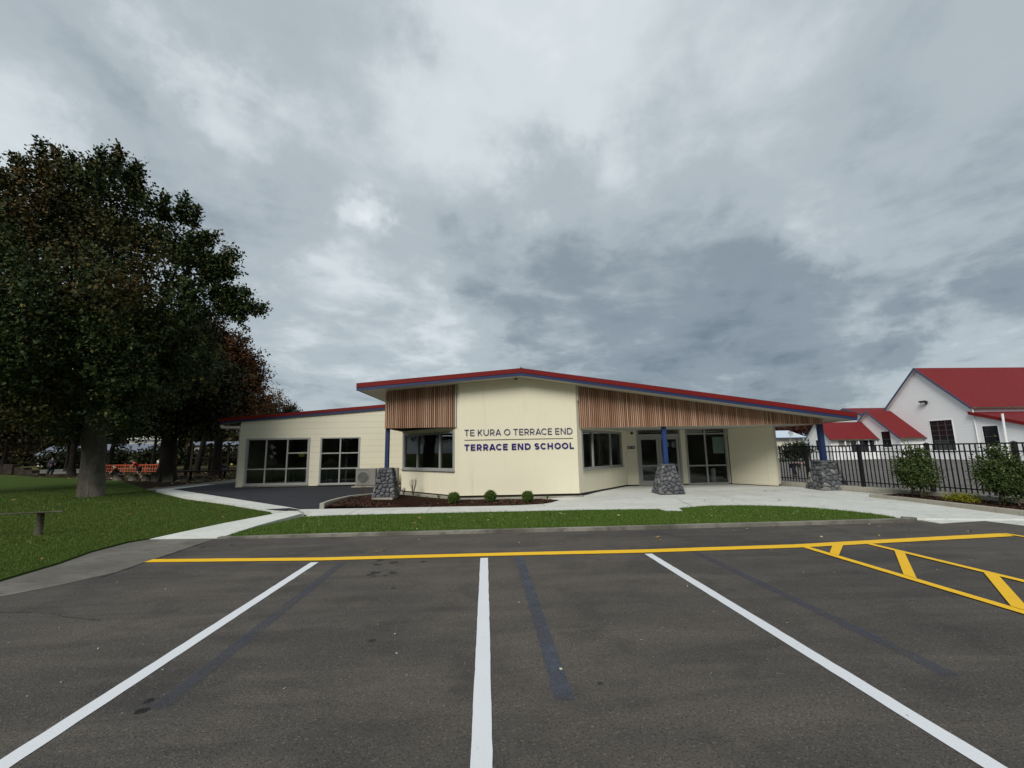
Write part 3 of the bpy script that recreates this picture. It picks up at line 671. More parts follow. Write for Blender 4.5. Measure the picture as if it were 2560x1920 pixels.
# door wall
dw = MB(); wall(dw, (5.70, 3.2), (9.98, 3.2), .15, 2.6, [(.45, 2.30, .0, 2.52), (2.52, 4.21, .0, 2.52)])
dw.build('entrance_wall', M['boards_door'], B)
dw = MB(); wall(dw, E0, E1, .16, 2.5); dw.build('end_wall', M['boards_door'], B)
tr = MB(); X = frame_at(E0, E1); le = (Vector(E1)-Vector(E0)).length
tr.box(0, le+.03, -.022, 0.0, .13, .20, 0, X).box(le, le+.05, -.022, .17, .2, 2.36, 0, X)
tr.build('corner_trim', M['cream_plain'], B)
dw = MB(); wall(dw, (10.93, 1.9), (10.96, 14), .12, 2.36); dw.build('side_wall', M['boards_door'], B)
MB().box(5.72, 6.14, 3.22, 3.3, .09, .15).build('plinth_and_gap_shade', M['oil_gap_shade'], B); MB().box(8.0, 8.21, 3.22, 3.3, .09, .15).build('plinth_and_gap_shade', M['oil_gap_shade'], B)  # near-black strips give the gap under the entrance wall its shade
# entrance doors with transom
X = Matrix.Translation((0, 3.2, 0))
fr = MB(); fr.box(6.15, 6.23, -.02, .1, .1, 2.52, 0, X).box(7.92, 8.0, -.02, .1, .1, 2.52, 0, X).box(6.23, 7.92, -.02, .1, 2.45, 2.52, 0, X).box(6.23, 7.92, -.02, .1, 2.08, 2.20, 0, X)
DF = fr.build('door_frame', M['alu'], B, False, .004)
MB().add([(6.2, 3.25, 2.15), (7.95, 3.25, 2.15), (7.95, 3.25, 2.5), (6.2, 3.25, 2.5)], [(0, 1, 2, 3)]).build('pane', M['glass'], DF)
for (a_, b_, hx) in ((6.235, 7.07, 6.98), (7.08, 7.915, 7.17)):
    d = MB(); d.box(a_, a_+.10, .01, .06, .11, 2.075, 0, X).box(b_-.10, b_, .01, .06, .11, 2.075, 0, X)
    d.box(a_+.10, b_-.10, .01, .06, 1.975, 2.075, 0, X).box(a_+.10, b_-.10, .01, .06, .11, .30, 0, X).box(a_+.10, b_-.10, .012, .058, .87, .93, 0, X)
    D_ = d.build('door', M['alu'], B, False, .004)
    MB().add([(a_+.08, 3.235, .28), (b_-.08, 3.235, .28), (b_-.08, 3.235, 2.0), (a_+.08, 3.235, 2.0)], [(0, 1, 2, 3)]).build('pane', M['glass'], D_)
    MB().tube([(hx, 3.20, 1.0), (hx, 3.155, 1.02), (hx, 3.155, 1.30), (hx, 3.20, 1.32)], .012, 6).build('handle', M['wire'], D_)
window(B, X, 8.22, 9.91, .11, 2.52, [9.03], [.87, 2.18], .055)
# wing
YW = 6.2
ww = MB(); wtop = lambda x: wing_z(x)-.24
wall(ww, (-12.03, YW), (-3.3, YW), .17, wtop, [(.35, 3.33, .215, 2.43), (3.86, 5.72, .195, 2.415)])
wall(ww, (-12.03, 15), (-12.03, YW-.001), .17, 3.0)
ww.build('wing_wall', M['boards'], B)
WX = Matrix.Translation((0, YW, 0))
window(B, WX, -11.68, -8.70, .215, 2.43, [-10.745, -9.74], [.97], .085, .03, hpart=[(2, 1.70)])
window(B, WX, -8.17, -6.31, .195, 2.415, [-7.235], [.94, 1.66], .06, .03)
tr = MB().box(-12.06, -6.2, -.025, 0, .155, .20, 0, WX).box(-12.06, -11.98, -.02, 0, .2, 2.95, 0, WX).box(-12.055, -12.032, -.02, .1, .16, 2.9, 0, WX)
tr.build('corner_trim', M['cream_plain'], B)
# interiors
it = MB(); it.box(-11.85, 10.8, 6.4, 11.9, .12, .14, 1).box(-3.3, 10.7, 3.4, 6.39, .11, .13, 1)
it.box(-11.9, -3.4, 11.9, 12.0, .1, 2.8).box(-11.9, 10.7, YW+.2, 12, 2.62, 2.66).box(-3.2, 10.7, 3.45, YW+.19, 2.6, 2.64)
it.box(-3.3, -3.2, 6.4, 12, .1, 2.6).box(2.0, 2.1, 1.2, 10, .1, 2.6)
it.box(-3.3, 9.75, 11.95, 12.05, .1, 2.6); wall(it, (8.3, 10), (10.78, 10), .13, 2.6, [(1.59, 1.83, 1.68, 1.95), (1.97, 2.22, 1.64, 1.96)], .1); it.box(-7.9, -7.8, 8.8, 11.9, .1, 2.6).box(-9.9, -9.6, 8.9, 9.2, .1, 2.6)
it.build('interior_wall', [M['room'], M['room_floor']], B)

# roof
def slab(prof, y0, y1, th0, th1, name, mat, parent=B):
    top = [(x, z-th0) for x, z in prof]; bot = [(x, z-th1) for x, z in reversed(prof)]
    return MB().prism_xz(top+bot, y0, y1).build(name, mat, parent)
prof = [(-4.28, roof_z(-4.28)), (1.225, 4.372), (12.54, roof_z(12.54))]
RF = slab(prof, -.55, 14.0, 0, .155, 'roof', M['red'])
MB().tube([(1.225, -.57, 4.375), (1.225, 14, 4.375)], .028, 8).build('ridge_cap', M['red'], RF)
slab(prof, -.535, -.50, .158, .255, 'fascia', M['blue'])
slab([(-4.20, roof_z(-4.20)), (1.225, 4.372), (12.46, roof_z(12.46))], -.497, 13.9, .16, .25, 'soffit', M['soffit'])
MB().box(-4.26, -4.19, -.48, 13.8, 3.69, 3.785).build('gutter', M['slate'], B)
gz = roof_z(12.54); MB().box(12.47, 12.53, -.49, 13.8, gz-.25, gz-.16).build('gutter', M['blue'], B)
wp = [(-12.99, wing_z(-12.99)), (-3.6, wing_z(-3.6))]
slab(wp, YW-.10, 15, 0, .145, 'wing_roof', M['red'])
slab(wp, YW-.085, YW-.05, .147, .245, 'fascia', M['blue'])
slab([(-12.9, wing_z(-12.9)), (-3.5, wing_z(-3.5))], YW-.048, 14.9, .15, .242, 'soffit', M['soffit'])
MB().box(-12.92, -12.06, YW-.06, 14.8, 2.93, 3.03).box(-12.95, -12.86, YW-.08, 14.8, 2.97, 3.10).build('gutter', M['cream_plain'], B)
# canopy ceilings
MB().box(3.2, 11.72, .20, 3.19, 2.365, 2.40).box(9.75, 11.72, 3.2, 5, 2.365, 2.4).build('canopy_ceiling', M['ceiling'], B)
MB().add([(-3.40, .20, 2.47), (-1.1, .20, 2.47), (-3.40, 2.55, 2.47)], [(0, 1, 2)]).add([(-3.40, .20, 2.50), (-1.1, .20, 2.50), (-3.40, 2.55, 2.50)], [(2, 1, 0)]).build('canopy_ceiling', M['darkwood'], B)
# batten screens
def screen(x0, x1, zb, zt, y, name='batten_screen', side=None):
    bk = MB(); r = random.Random(int(x0*10)+50)
    n = int(round((x1-x0)/.0665)); s = (x1-x0)/n
    xs = [x0, x1] if not (x0 < 1.225 < x1) else [x0, 1.225, x1]
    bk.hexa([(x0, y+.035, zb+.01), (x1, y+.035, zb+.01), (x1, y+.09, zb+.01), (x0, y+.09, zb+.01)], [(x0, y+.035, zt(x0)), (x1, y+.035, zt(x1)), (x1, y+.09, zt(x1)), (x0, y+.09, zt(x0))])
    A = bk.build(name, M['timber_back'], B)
    bt = MB()
    for i in range(n):
        a_ = x0+s*i+.004; b_ = a_+.039; dz = r.uniform(-.004, .004)
        bt.hexa([(a_, y, zb+dz), (b_, y, zb+dz), (b_, y+.034, zb+dz), (a_, y+.034, zb+dz)], [(a_, y, zt(a_)), (b_, y, zt(b_)), (b_, y+.034, zt(b_)), (a_, y+.034, zt(a_))])
    bt.build('battens', M['timber'], A)
    return A
A = screen(-3.45, -1.08, 2.455, lambda x: roof_z(x)-.262, .08)
MB().box(-3.475, -3.452, .075, .19, 2.45, 3.66).box(-3.475, -3.452, .19, 2.6, 2.45, 3.66).build('side_board', M['timber'], A)
MB().box(-1.075, -1.03, .05, .1, 2.455, 3.9).build('end_trim', M['soffit'], A)
A = screen(3.25, 11.74, 2.355, lambda x: roof_z(x)-.262, .08)
MB().box(11.745, 11.80, .075, .14, 2.345, 2.53).box(11.745, 11.80, .14, 4.9, 2.345, 2.50).build('side_board', M['timber'], A)
MB().box(3.17, 3.225, .02, .08, 3.30, 3.80).build('end_trim', M['soffit'], A)

# ------------------------------------------------------------------ stone pillars with blue posts
def clip(poly, n, d):
    out = []
    for i in range(len(poly)):
        a_, b_ = poly[i], poly[(i+1) % len(poly)]; da = a_.dot(n)-d; db = b_.dot(n)-d
        if da <= 0: out.append(a_)
        if da*db < 0: out.append(a_+(b_-a_)*(da/(da-db)))
    return out
def pillar(loc, w0, w1, h, ztop, seed, label, foot=False, post=.13, capw=.30, bright=False):
    r = random.Random(seed); p = bworld(*loc)
    T = empty('stone_pillar', (p.x, p.y, p.z), TH, label, 'pillar', 'stone pillars holding the canopy')
    core = MB(); a_, b_ = w0/2-.03, w1/2-.03
    core.hexa([(-a_, -a_, 0), (a_, -a_, 0), (a_, a_, 0), (-a_, a_, 0)], [(-b_, -b_, h), (b_, -b_, h), (b_, b_, h), (-b_, b_, h)]); core.build('core', M['mortar'], T)
    st = MB()
    for f in range(4):
        c, s_ = math.cos(f*PI/2), math.sin(f*PI/2)
        quad = [Vector((-w0/2, 0)), Vector((w0/2, 0)), Vector((w1/2, h)), Vector((-w1/2, h))]
        seeds = []; tries = 0
        while len(seeds) < 30 and tries < 3000:
            tries += 1; z = r.uniform(.02, h-.02); hw = (w0+(w1-w0)*z/h)/2; q = Vector((r.uniform(-hw, hw), z))
            if all(((q-t).x**2+((q-t).y*1.15)**2)**.5 > r.uniform(.06, .21) for t in seeds): seeds.append(q)
        for i, q in enumerate(seeds):
            poly = list(quad)
            for j, t in enumerate(seeds):
                if i == j: continue
                n_ = (t-q).normalized(); mid = (q+t)/2; poly = clip(poly, n_, mid.dot(n_)-.007)
                if len(poly) < 3: break
            if len(poly) < 3: continue
            # round corners
            rp_ = []
            for k in range(len(poly)):
                A0, A1, A2 = poly[k-1], poly[k], poly[(k+1) % len(poly)]
                rp_ += [A1.lerp(A0, .22), A1*.78+(A0+A2)*.11, A1.lerp(A2, .22)]
            poly = rp_; cen = sum(poly, Vector((0, 0)))/len(poly); bul = r.uniform(.02, .042)
            def P3(v, o):
                z = v.y; off = -(w0/2+(w1-w0)/2*z/h)-o+.02; return (c*v.x-s_*off, s_*v.x+c*off, z)
            n_ = len(poly); tl = Vector((r.uniform(-.2, .2), r.uniform(-.2, .2)))
            vs = [P3(v, -.03) for v in poly]+[P3(cen+(v-cen)*.97, bul*.55) for v in poly]+[P3(cen+(v-cen)*.74, bul+(v-cen).dot(tl)*.25) for v in poly]+[P3(cen, bul*1.1)]
            fs = []
            for rr in range(2): fs += [(rr*n_+k, rr*n_+(k+1) % n_, (rr+1)*n_+(k+1) % n_, (rr+1)*n_+k) for k in range(n_)]
            fs += [(2*n_+k, 2*n_+(k+1) % n_, 3*n_) for k in range(n_)]
            st.add(vs, fs)
    st.build('stonework', M['stone'], T, True)
    cp = MB(); cw = capw; n = 12; ring = []
    for k in range(n):
        an = 2*PI*k/n+PI/4; q = cw*(1.12 if k % 3 == 0 else 1.0)*r.uniform(.94, 1.04); ring.append((q*math.cos(an), q*math.sin(an)))
    cp.sheet(ring, h+.055, .055); cp.build('capstone', M['cap'], T, False, .008)
    MB().box(-post/2, post/2, -post/2, post/2, h+.05, ztop).build('post', M['bluepost'] if bright else M['blue'], T, False, .006)
    if foot: MB().box(-w0/2+.02, w0/2-.05, -w0/2-.06, w0/2, -.13, .0).build('footing', M['footing'], T, False, .01)
    return T
pillar((-3.42, .28, .16), .76, .46, .90, 2.31, 11, 'stone pillar with dark blue post standing in the mulch bed', True, .13, .27)
pillar((6.23, .28, .085), .86, .44, .93, 2.28, 12, 'stone pillar with bright blue post in front of the entrance doors', False, .135, .27, True)
pillar((11.82, .30, .085), .92, .50, .95, 2.27, 13, 'stone pillar with blue post at the right end near the fence', False, .15, .31)

# ------------------------------------------------------------------ lettering
def arc(cx, cy, rx, ry, a0, a1, n=22): return [(cx+rx*math.cos(math.radians(a0+(a1-a0)*i/n)), cy+ry*math.sin(math.radians(a0+(a1-a0)*i/n))) for i in range(n+1)]
def glyph(ch, W, H_, t):
    h = t/2; x0, x1, y0, y1 = h, W-h, h, H_-h; m = (y0+y1)/2
    if ch == 'T': return [[(0, y1), (W, y1)], [(W/2, 0), (W/2, H_-t)]]
    if ch == 'E': return [[(x0, 0), (x0, H_)], [(t, y1), (W, y1)], [(t, m+.01*H_), (W*.93, m+.01*H_)], [(t, y0), (W, y0)]]
    if ch == 'L': return [[(x0, 0), (x0, H_)], [(t, y0), (W, y0)]]
    if ch == 'H': return [[(x0, 0), (x0, H_)], [(x1, 0), (x1, H_)], [(t, m), (W-t, m)]]
    if ch == 'K': return [[(x0, 0), (x0, H_)], [(W-t*.7, H_-.001), (t*.9, H_*.36)], [(W*.38, H_*.60), (W-t*.6, .001)]]
    if ch == 'U': return [[(x0, H_), (x0, H_*.40)]+arc((x0+x1)/2, H_*.40, (x1-x0)/2, H_*.40-h, 180, 360)+[(x1, H_)]]
    if ch in 'RP':
        q = H_*.40; rr = (y1-q)/2
        return [[(x0, 0), (x0, H_)], [(t, y1), (W-rr-h-.03*W, y1)]+arc(W-rr-h-.03*W, y1-rr, rr, rr, 90, -90)+[(t, q)], [(W*.50, q-h*.9), (W-t*.55, .001)]]
    if ch == 'A': return [[(t*.5, 0), (W/2-t*.1, H_-.001)], [(W/2+t*.1, H_-.001), (W-t*.5, 0)], [(W*.24, H_*.27), (W*.76, H_*.27)]]
    if ch == 'O': return [arc(W/2, H_/2, W/2-h, H_/2-h, 0, 360, 36)]
    if ch == 'C': return [arc(W*.54, H_/2, W*.54-h, H_/2-h, 42, 318, 30)]
    if ch == 'N': return [[(x0, 0), (x0, H_)], [(x1, 0), (x1, H_)], [(t*.75, H_-.001), (W-t*.75, .001)]]
    if ch == 'D': rr = y1-m; return [[(x0, 0), (x0, H_)], [(t, y1), (W-rr-h if W-rr-h > t else t*1.1, y1)]+arc(max(W-rr-h, t*1.1), m, min(rr, W-h-max(W-rr-h, t*1.1)), rr, 90, -90)+[(t, y0)]]
    if ch == 'S':
        r1 = (H_/2-h*.9)/2; cx = W/2
        top = arc(cx, y1-r1, W/2-h, r1, 35, 270, 18); bot = arc(cx, y0+r1, W/2-h, r1, 90, -145, 18); return [top+bot[1:]]
def letter_mesh(ch, x, z, W, H_, t, dep=.02):
    mb = MB()
    for si, st in enumerate(glyph(ch, W, H_, t)):
        P = [Vector(p) for p in st]; closed = (P[0]-P[-1]).length < 1e-4; n = len(P); vs = []
        if closed: P = P[:-1]; n -= 1
        y = -.003-dep-si*.0007
        for i, p in enumerate(P):
            a_ = P[(i-1) % n] if (closed or i > 0) else None; b_ = P[(i+1) % n] if (closed or i < n-1) else None
            d1 = (p-a_).normalized() if a_ is not None else None; d2 = (b_-p).normalized() if b_ is not None else None
            d = ((d1 or d2)+(d2 or d1)).normalized(); nn = Vector((-d.y, d.x)); k = 1/max(.6, nn.dot(Vector((-(d1 or d2).y, (d1 or d2).x))))
            for yy in (y, -.001):
                vs += [(x+p.x+nn.x*t/2*k, yy, z+p.y+nn.y*t/2*k), (x+p.x-nn.x*t/2*k, yy, z+p.y-nn.y*t/2*k)]
        fs = []
        for i in range(n if closed else n-1):
            j = (i+1) % n; a_ = 4*i; b_ = 4*j
            fs += [(a_, a_+1, b_+1, b_), (a_+2, a_, b_, b_+2), (a_+1, a_+3, b_+3, b_+1)]
        if not closed: fs += [(0, 2, 3, 1), (4*(n-1), 4*(n-1)+1, 4*(n-1)+3, 4*(n-1)+2)]
        mb.add(vs, fs)
    return mb
SG = empty('wall_lettering', tuple(bworld(1.12, 0, 2.0)), TH, 'TE KURA O TERRACE END over TERRACE END SCHOOL in blue letters on cream wall', 'lettering')
def px2m(a_): return -.735+(a_-85)/(2078-85)*3.70-1.12
L1 = [('T', 85, 165), ('E', 190, 267), ('K', 330, 412), ('U', 435, 530), ('R', 557, 637), ('A', 655, 757), ('O', 812, 928), ('T', 985, 1067), ('E', 1092, 1168), ('R', 1190, 1272), ('R', 1293, 1375), ('A', 1393, 1497), ('C', 1500, 1602), ('E', 1622, 1697), ('E', 1760, 1835), ('N', 1860, 1952), ('D', 1978, 2078)]
L2 = [('T', 82, 173), ('E', 198, 280), ('R', 308, 402), ('R', 427, 521), ('A', 535, 652), ('C', 660, 768), ('E', 790, 874), ('E', 950, 1032), ('N', 1058, 1159), ('D', 1190, 1297), ('S', 1367, 1457), ('C', 1477, 1582), ('H', 1607, 1706), ('O', 1735, 1853), ('O', 1872, 1990), ('L', 2015, 2092)]
for ch, a_, b_ in L1: letter_mesh(ch, px2m(a_), .142, px2m(b_)-px2m(a_), .212, .0255).build('letter', M['letter_thin'], SG)
for ch, a_, b_ in L2: letter_mesh(ch, px2m(a_), -.355, px2m(b_)-px2m(a_), .212, .046).build('letter', M['letter_bold'], SG)
MB().box(px2m(83), px2m(2085), -.018, -.001, -.006, .011).build('rule', M['rule'], SG)

# small fittings
def thing(name, loc, label, cat, group=None, rz=TH): return empty(name, tuple(bworld(*loc)), rz, label, cat, group)
t = thing('sign_plate', (5.90, 3.2, 1.66), 'small black sign plate on cream wall left of the entrance', 'sign')
MB().box(-.15, .15, -.02, -.002, -.055, .055).build('plate', M['sign_black'], t, False, .003)
tx = MB()
for zz, ws in ((.018, (.03, .05, .025)), (-.018, (.045, .03))):
    x = -.13
    for w in ws: tx.box(x, x+w, -.0225, -.021, zz-.008, zz+.008); x += w+.01
tx.build('writing', M['white_plastic'], t)
MB().add([(.04, -.0222, -.008), (.085, -.0222, -.008), (.085, -.0222, -.02), (.125, -.0222, .002), (.085, -.0222, .024), (.085, -.0222, .012), (.04, -.0222, .012)], [(0, 1, 5, 6), (2, 3, 4)]).build('arrow', M['white_plastic'], t)
t = thing('security_camera', (5.96, 3.2, 2.25), 'black dome camera on the wall above the sign plate', 'camera')
MB().lathe([(.055, 0), (.055, .03), (.05, .05), (.035, .075), (0.001, .085)], 14, 0, Matrix.Rotation(PI/2, 4, 'X')).build('dome', M['black_plastic'], t, True)
t = thing('security_camera', (1.10, -.30, 4.09), 'small camera under the soffit at the roof apex', 'camera')
MB().lathe([(.001, 0), (.035, -.002), (.035, -.025), (.02, -.03), (.001, -.031)], 12).build('mount', M['white_plastic'], t)
MB().tube([(0, 0, -.04), (-.10, -.10, -.07)], [.028, .028], 10).build('camera_body', M['black_plastic'], t)
t = thing('heat_pump', (-5.72, 5.35, .12), 'grey outdoor heat pump unit beside the wing window', 'heat pump', 'outdoor heat pump units by the wing wall')
def heat_pump(t):
    MB().box(-.45, .45, 0, .32, .06, .82).build('casing', M['unit'], t, False, .012)
    for fx in (-.40, .30): MB().box(fx, fx+.10, .02, .3, 0, .06).build('foot', M['black_plastic'], t)
    g = MB().box(-.38, .16, -.012, -.002, .12, .72); G_o = g.build('grille', M['unit'], t, False, .004)
    MB().lathe([(.235, -.016), (.235, -.014), (.001, -.014)], 28, 0, Matrix.Translation((-.11, 0, .42)) @ Matrix.Rotation(-PI/2, 4, 'X')).build('fan', M['grille'], t)
    rg = MB()
    for rr in (.05, .09, .13, .17, .21, .245):
        pts = [(-.11+rr*math.cos(2*PI*k/28), -.022, .42+rr*math.sin(2*PI*k/28)) for k in range(29)]; rg.tube(pts, .004, 4, 0, False)
    rg.build('fan_guard', M['unit'], t)
    lv = MB()
    for k in range(14): lv.box(-.36+k*.036, -.345+k*.036, -.008, -.001, .74, .79)
    lv.build('vent', M['grille'], t)
heat_pump(t)
t2 = thing('heat_pump', (-4.72, 5.35, .12), 'grey outdoor heat pump unit half hidden behind the stone pillar', 'heat pump', 'outdoor heat pump units by the wing wall'); heat_pump(t2)
o = MB().box(-6.3, -4.1, 5.2, 5.8, .10, .155).build('unit_pad', M['footing'], None, False, .01); o.matrix_world = BM
tag(o, 'flat concrete pad under the heat pump units', 'pad')
t = thing('litter_bin', (9.52, 3.75, .13), 'white cylinder bin seen through the glass right of the doors', 'bin')
MB().lathe([(.001, 0), (.10, 0), (.125, .56), (.125, .60), (.10, .60), (.095, .55), (.001, .54)], 20).build('bin_body', M['white_plastic'], t, True)
t = MB().box(-.235, .235, -.004, .004, -.34, .34).build('paper_poster', M['poster']); tag(t, 'pale green paper poster inside the glass at upper right', 'poster')
t.matrix_world = BM @ Matrix.Translation((9.62, 3.30, 1.70))
t = thing('pendant_lamp', (-9.57, 7.5, 1.65), 'yellow rounded lamp shade seen through the wing window', 'lamp')
MB().lathe([(.05, .17), (.13, .15), (.20, .06), (.21, -.02), (.17, -.12), (.13, -.15)], 20).build('lamp_shade', M['yellow_shade'], t, True)
MB().tube([(0, 0, .17), (0, 0, .95)], .006, 5).build('cord', M['black_plastic'], t)
for k, (x, y, lb) in enumerate([(-11.0, 8.2, 'small dark table inside the left end of the wing'), (-9.1, 8.3, 'small dark table inside the wing behind yellow lamp'), (-7.2, 8.1, 'small dark table behind the six pane window')]):
    t = thing('table', (x, y, .14), lb, 'table', 'tables inside the wing')
    MB().box(-.6, .6, -.3, .3, .68, .71).build('table_top', M['alu'], t)
    for sx in (-.55, .55):
        for sy in (-.26, .26): MB().tube([(sx, sy, 0), (sx, sy, .68)], .018, 6).build('leg', M['wire'], t)

# ================================================================== BLACK BAR FENCE ON THE RIGHT
FP = [(11.05, 18.4), (11.36, 17.1), (11.75, 15.4), (12.2, 13.6), (12.58, 11.74), (12.85, 9.87), (13.0, 8.0), (13.05, 6.1)]
F_ = empty('bar_fence', (11.3, 17.1, .1), 0, 'black metal bar fence on a low concrete kerb at right', 'fence')
FI = Matrix.Translation((-11.3, -17.1, -.1))
def fchild(o): o.matrix_parent_inverse = FI; return o
fchild(MB().ribbon(FP, .20, -.02, .255).build('base_kerb', M['newkerb'], F_, False, .012))
for x, y in FP[1:]:
    fchild(MB().box(x-.045, x+.045, y-.045, y+.045, .25, 1.60).add([(x-.052, y-.052, 1.60), (x+.052, y-.052, 1.60), (x+.052, y+.052, 1.60), (x-.052, y+.052, 1.60), (x, y, 1.635)], [(0, 1, 4), (1, 2, 4), (2, 3, 4), (3, 0, 4), (3, 2, 1, 0)]).build('post', M['black_metal'], F_))
for i in range(len(FP)-1):
    a_, b_ = Vector(FP[i]), Vector(FP[i+1]); d = b_-a_; L_ = d.length; d.normalize()
    X = Matrix(((d.x, -d.y, 0, a_.x), (d.y, d.x, 0, a_.y), (0, 0, 1, 0), (0, 0, 0, 1))); p = MB()
    for z, h in ((1.575, .038), (1.38, .032), (.40, .032)): p.box(.046, L_-.046, -.018, .018, z-h/2, z+h/2, 0, X)
    n = int(round((L_-.09)/.118))
    for k in range(1, n):
        u = .045+k*(L_-.09)/n; p.box(u-.0125, u+.0125, -.0125, .0125, .29, 1.556, 0, X)
    fchild(p.build('bar_panel', M['black_metal'], F_))

# ================================================================== BUILDINGS ON THE RIGHT
def gable_house(name, x0, x1, yc, half, ze, zr, label, cat='building', wallin=.3, z0=0, over=.35, roofmat='corr_x', wallmat='weather', barge='slate', bw=.28, yl=None, holes=()):
    T = empty(name, (x0, yc, 0), 0, label, cat)
    I = Matrix.Translation((-x0, -yc, 0)); X = None
    def C(o): o.matrix_parent_inverse = I; return o
    hw = half-wallin; sl = (zr-ze)/half; zt = zr-.12; zw = zr-.12-sl*hw
    w = MB()
    # gable wall built around its openings
    us = sorted(set([yc-hw, yc, yc+hw]+[h[0] for h in holes]+[h[1] for h in holes])); tf = lambda y: zt-sl*abs(y-yc)
    for ya, yb in zip(us, us[1:]):
        hs = [h for h in holes if h[0] <= ya+1e-6 and h[1] >= yb-1e-6]; z = z0
        for h in hs:
            w.hexa([(x0, yb, z), (x0, ya, z), (x0+.2, ya, z), (x0+.2, yb, z)], [(x0, yb, h[2]), (x0, ya, h[2]), (x0+.2, ya, h[2]), (x0+.2, yb, h[2])]); z = h[3]
        w.hexa([(x0, yb, z), (x0, ya, z), (x0+.2, ya, z), (x0+.2, yb, z)], [(x0, yb, tf(yb)), (x0, ya, tf(ya)), (x0+.2, ya, tf(ya)), (x0+.2, yb, tf(yb))])
    w.box(x0+.201, x1, yc-hw, yc-hw+.2, z0, zw-.02).box(x0+.201, x1, yc+hw-.2, yc+hw, z0, zw-.02)
    w.box(x0+3, x0+3.1, yc-hw+.2, yc+hw-.2, z0, zw-.03)
    C(w.build('wall', M[wallmat], T))
    xr0 = x0-over; r = MB(); th = .10
    for sgn in (-1, 1):
        ye = yc+sgn*half
        q = [(xr0, ye, ze), (x1, ye, ze), (x1, yc, zr), (xr0, yc, zr)]
        bt = [(x, y, z-th) for x, y, z in q]
        r.hexa(bt if sgn < 0 else bt[::-1], q if sgn < 0 else q[::-1])
    R = C(r.build('roof', M[roofmat], T))
    c = MB().tube([(xr0-.01, yc, zr+.01), (x1, yc, zr+.01)], .07, 6).build('ridge_cap', M['red'], R); c.matrix_parent_inverse = I
    for sgn in (-1, 1):
        ye = yc+sgn*half; b = MB(); q = [(xr0-.04, ye, ze-bw+.04), (xr0-.04, yc, zr-bw+.04), (xr0-.04, yc, zr+.03), (xr0-.04, ye, ze+.03)]
        q2 = [(xr0-.002, y, z) for x, y, z in q]
        b.add(q+q2, [(0, 1, 2, 3), (7, 6, 5, 4), (0, 4, 5, 1), (1, 5, 6, 2), (2, 6, 7, 3), (3, 7, 4, 0)])
        C(b.build('barge_board', M[barge], T))
        s = MB(); z_ = lambda y: zr-th-.03-sl*abs(y-yc)
        s.add([(xr0, ye, z_(ye)), (x0, ye, z_(ye)), (x0, yc, z_(yc)), (xr0, yc, z_(yc))], [(0, 1, 2, 3)]); C(s.build('soffit', M['weather_plain'], T))
        g = MB().box(xr0+.05, x1, ye-(.10 if sgn < 0 else -.01), ye+(.01 if sgn < 0 else .10), ze-.13, ze-.02); C(g.build('gutter', M['weather_plain' if name == 'x' else 'oldwood'], T))
    return T, C
def sash(T, C, x, y0, y1, z0, z1, nv, nh, deep=.10):
    f = MB(); a_ = x-.03
    f.box(a_, x+deep, y0-.07, y0, z0-.05, z1+.08).box(a_, x+deep, y1, y1+.07, z0-.05, z1+.08).box(a_, x+deep, y0, y1, z1, z1+.08).box(a_-.05, x+deep, y0-.07, y1+.07, z0-.12, z0-.051)
    W = C(f.build('window', M['weather_plain'], T))
    g = MB().add([(x+.09, y0, z0), (x+.09, y1, z0), (x+.09, y1, z1), (x+.09, y0, z1)], [(3, 2, 1, 0)]).build('pane', M['dark_pane'], W)
    b = MB()
    for i in range(1, nv): y = y0+(y1-y0)*i/nv; b.box(x+.055, x+.085, y-.016, y+.016, z0, z1)
    for i in range(1, nh): z = z0+(z1-z0)*i/nh; b.box(x+.06, x+.08, y0, y1, z-.016, z+.016)
    if nv > 1 or nh > 1: b.build('glazing_bar', M['alu_dark'], W).matrix_parent_inverse = W.matrix_parent_inverse
    g.matrix_parent_inverse = Matrix.Identity(4)
    for c in W.children: c.matrix_parent_inverse = Matrix.Identity(4)
    return W
T, C = gable_house('school_hall', 46, 85, 42.6, 4.75, 4.93, 9.6, 'tall white weatherboard hall with steep red roof at right', holes=[(40.03, 42.2, .9, 3.9)])
sash(T, C, 46, 40.03, 42.2, .9, 3.9, 3, 6)
# lean-to along the near side of the hall
T2 = empty('lean_to', (46, 35, 0), 0, 'white lean-to with low red roof against the near side of the hall', 'building')
I2 = Matrix.Translation((-46, -35, 0)); C2 = lambda o: (setattr(o, 'matrix_parent_inverse', I2), o)[1]
lz = lambda y: 4.50-(38.15-y)*.302
w = MB(); ys = [30, 36.28, 37.5, 38.1499]
for ya, yb in zip(ys, ys[1:]):
    z = 0
    if ya == 36.28:
        w.hexa([(46, yb, 0), (46, ya, 0), (46.2, ya, 0), (46.2, yb, 0)], [(46, yb, 1.2), (46, ya, 1.2), (46.2, ya, 1.2), (46.2, yb, 1.2)]); z = 3.09
    w.hexa([(46, yb, z), (46, ya, z), (46.2, ya, z), (46.2, yb, z)], [(46, yb, lz(yb)-.25), (46, ya, lz(ya)-.25), (46.2, ya, lz(ya)-.25), (46.2, yb, lz(yb)-.25)])
w.box(46.21, 85, 30, 30.2, 0, lz(30)-.25); C2(w.build('wall', M['weather'], T2))
r = MB(); q = [(45.7, 29.7, lz(29.7)), (85, 29.7, lz(29.7)), (85, 38.2, lz(38.2)), (45.7, 38.2, lz(38.2))]; r.hexa([(x, y, z-.1) for x, y, z in q], q); C2(r.build('roof', M['corr_x'], T2))
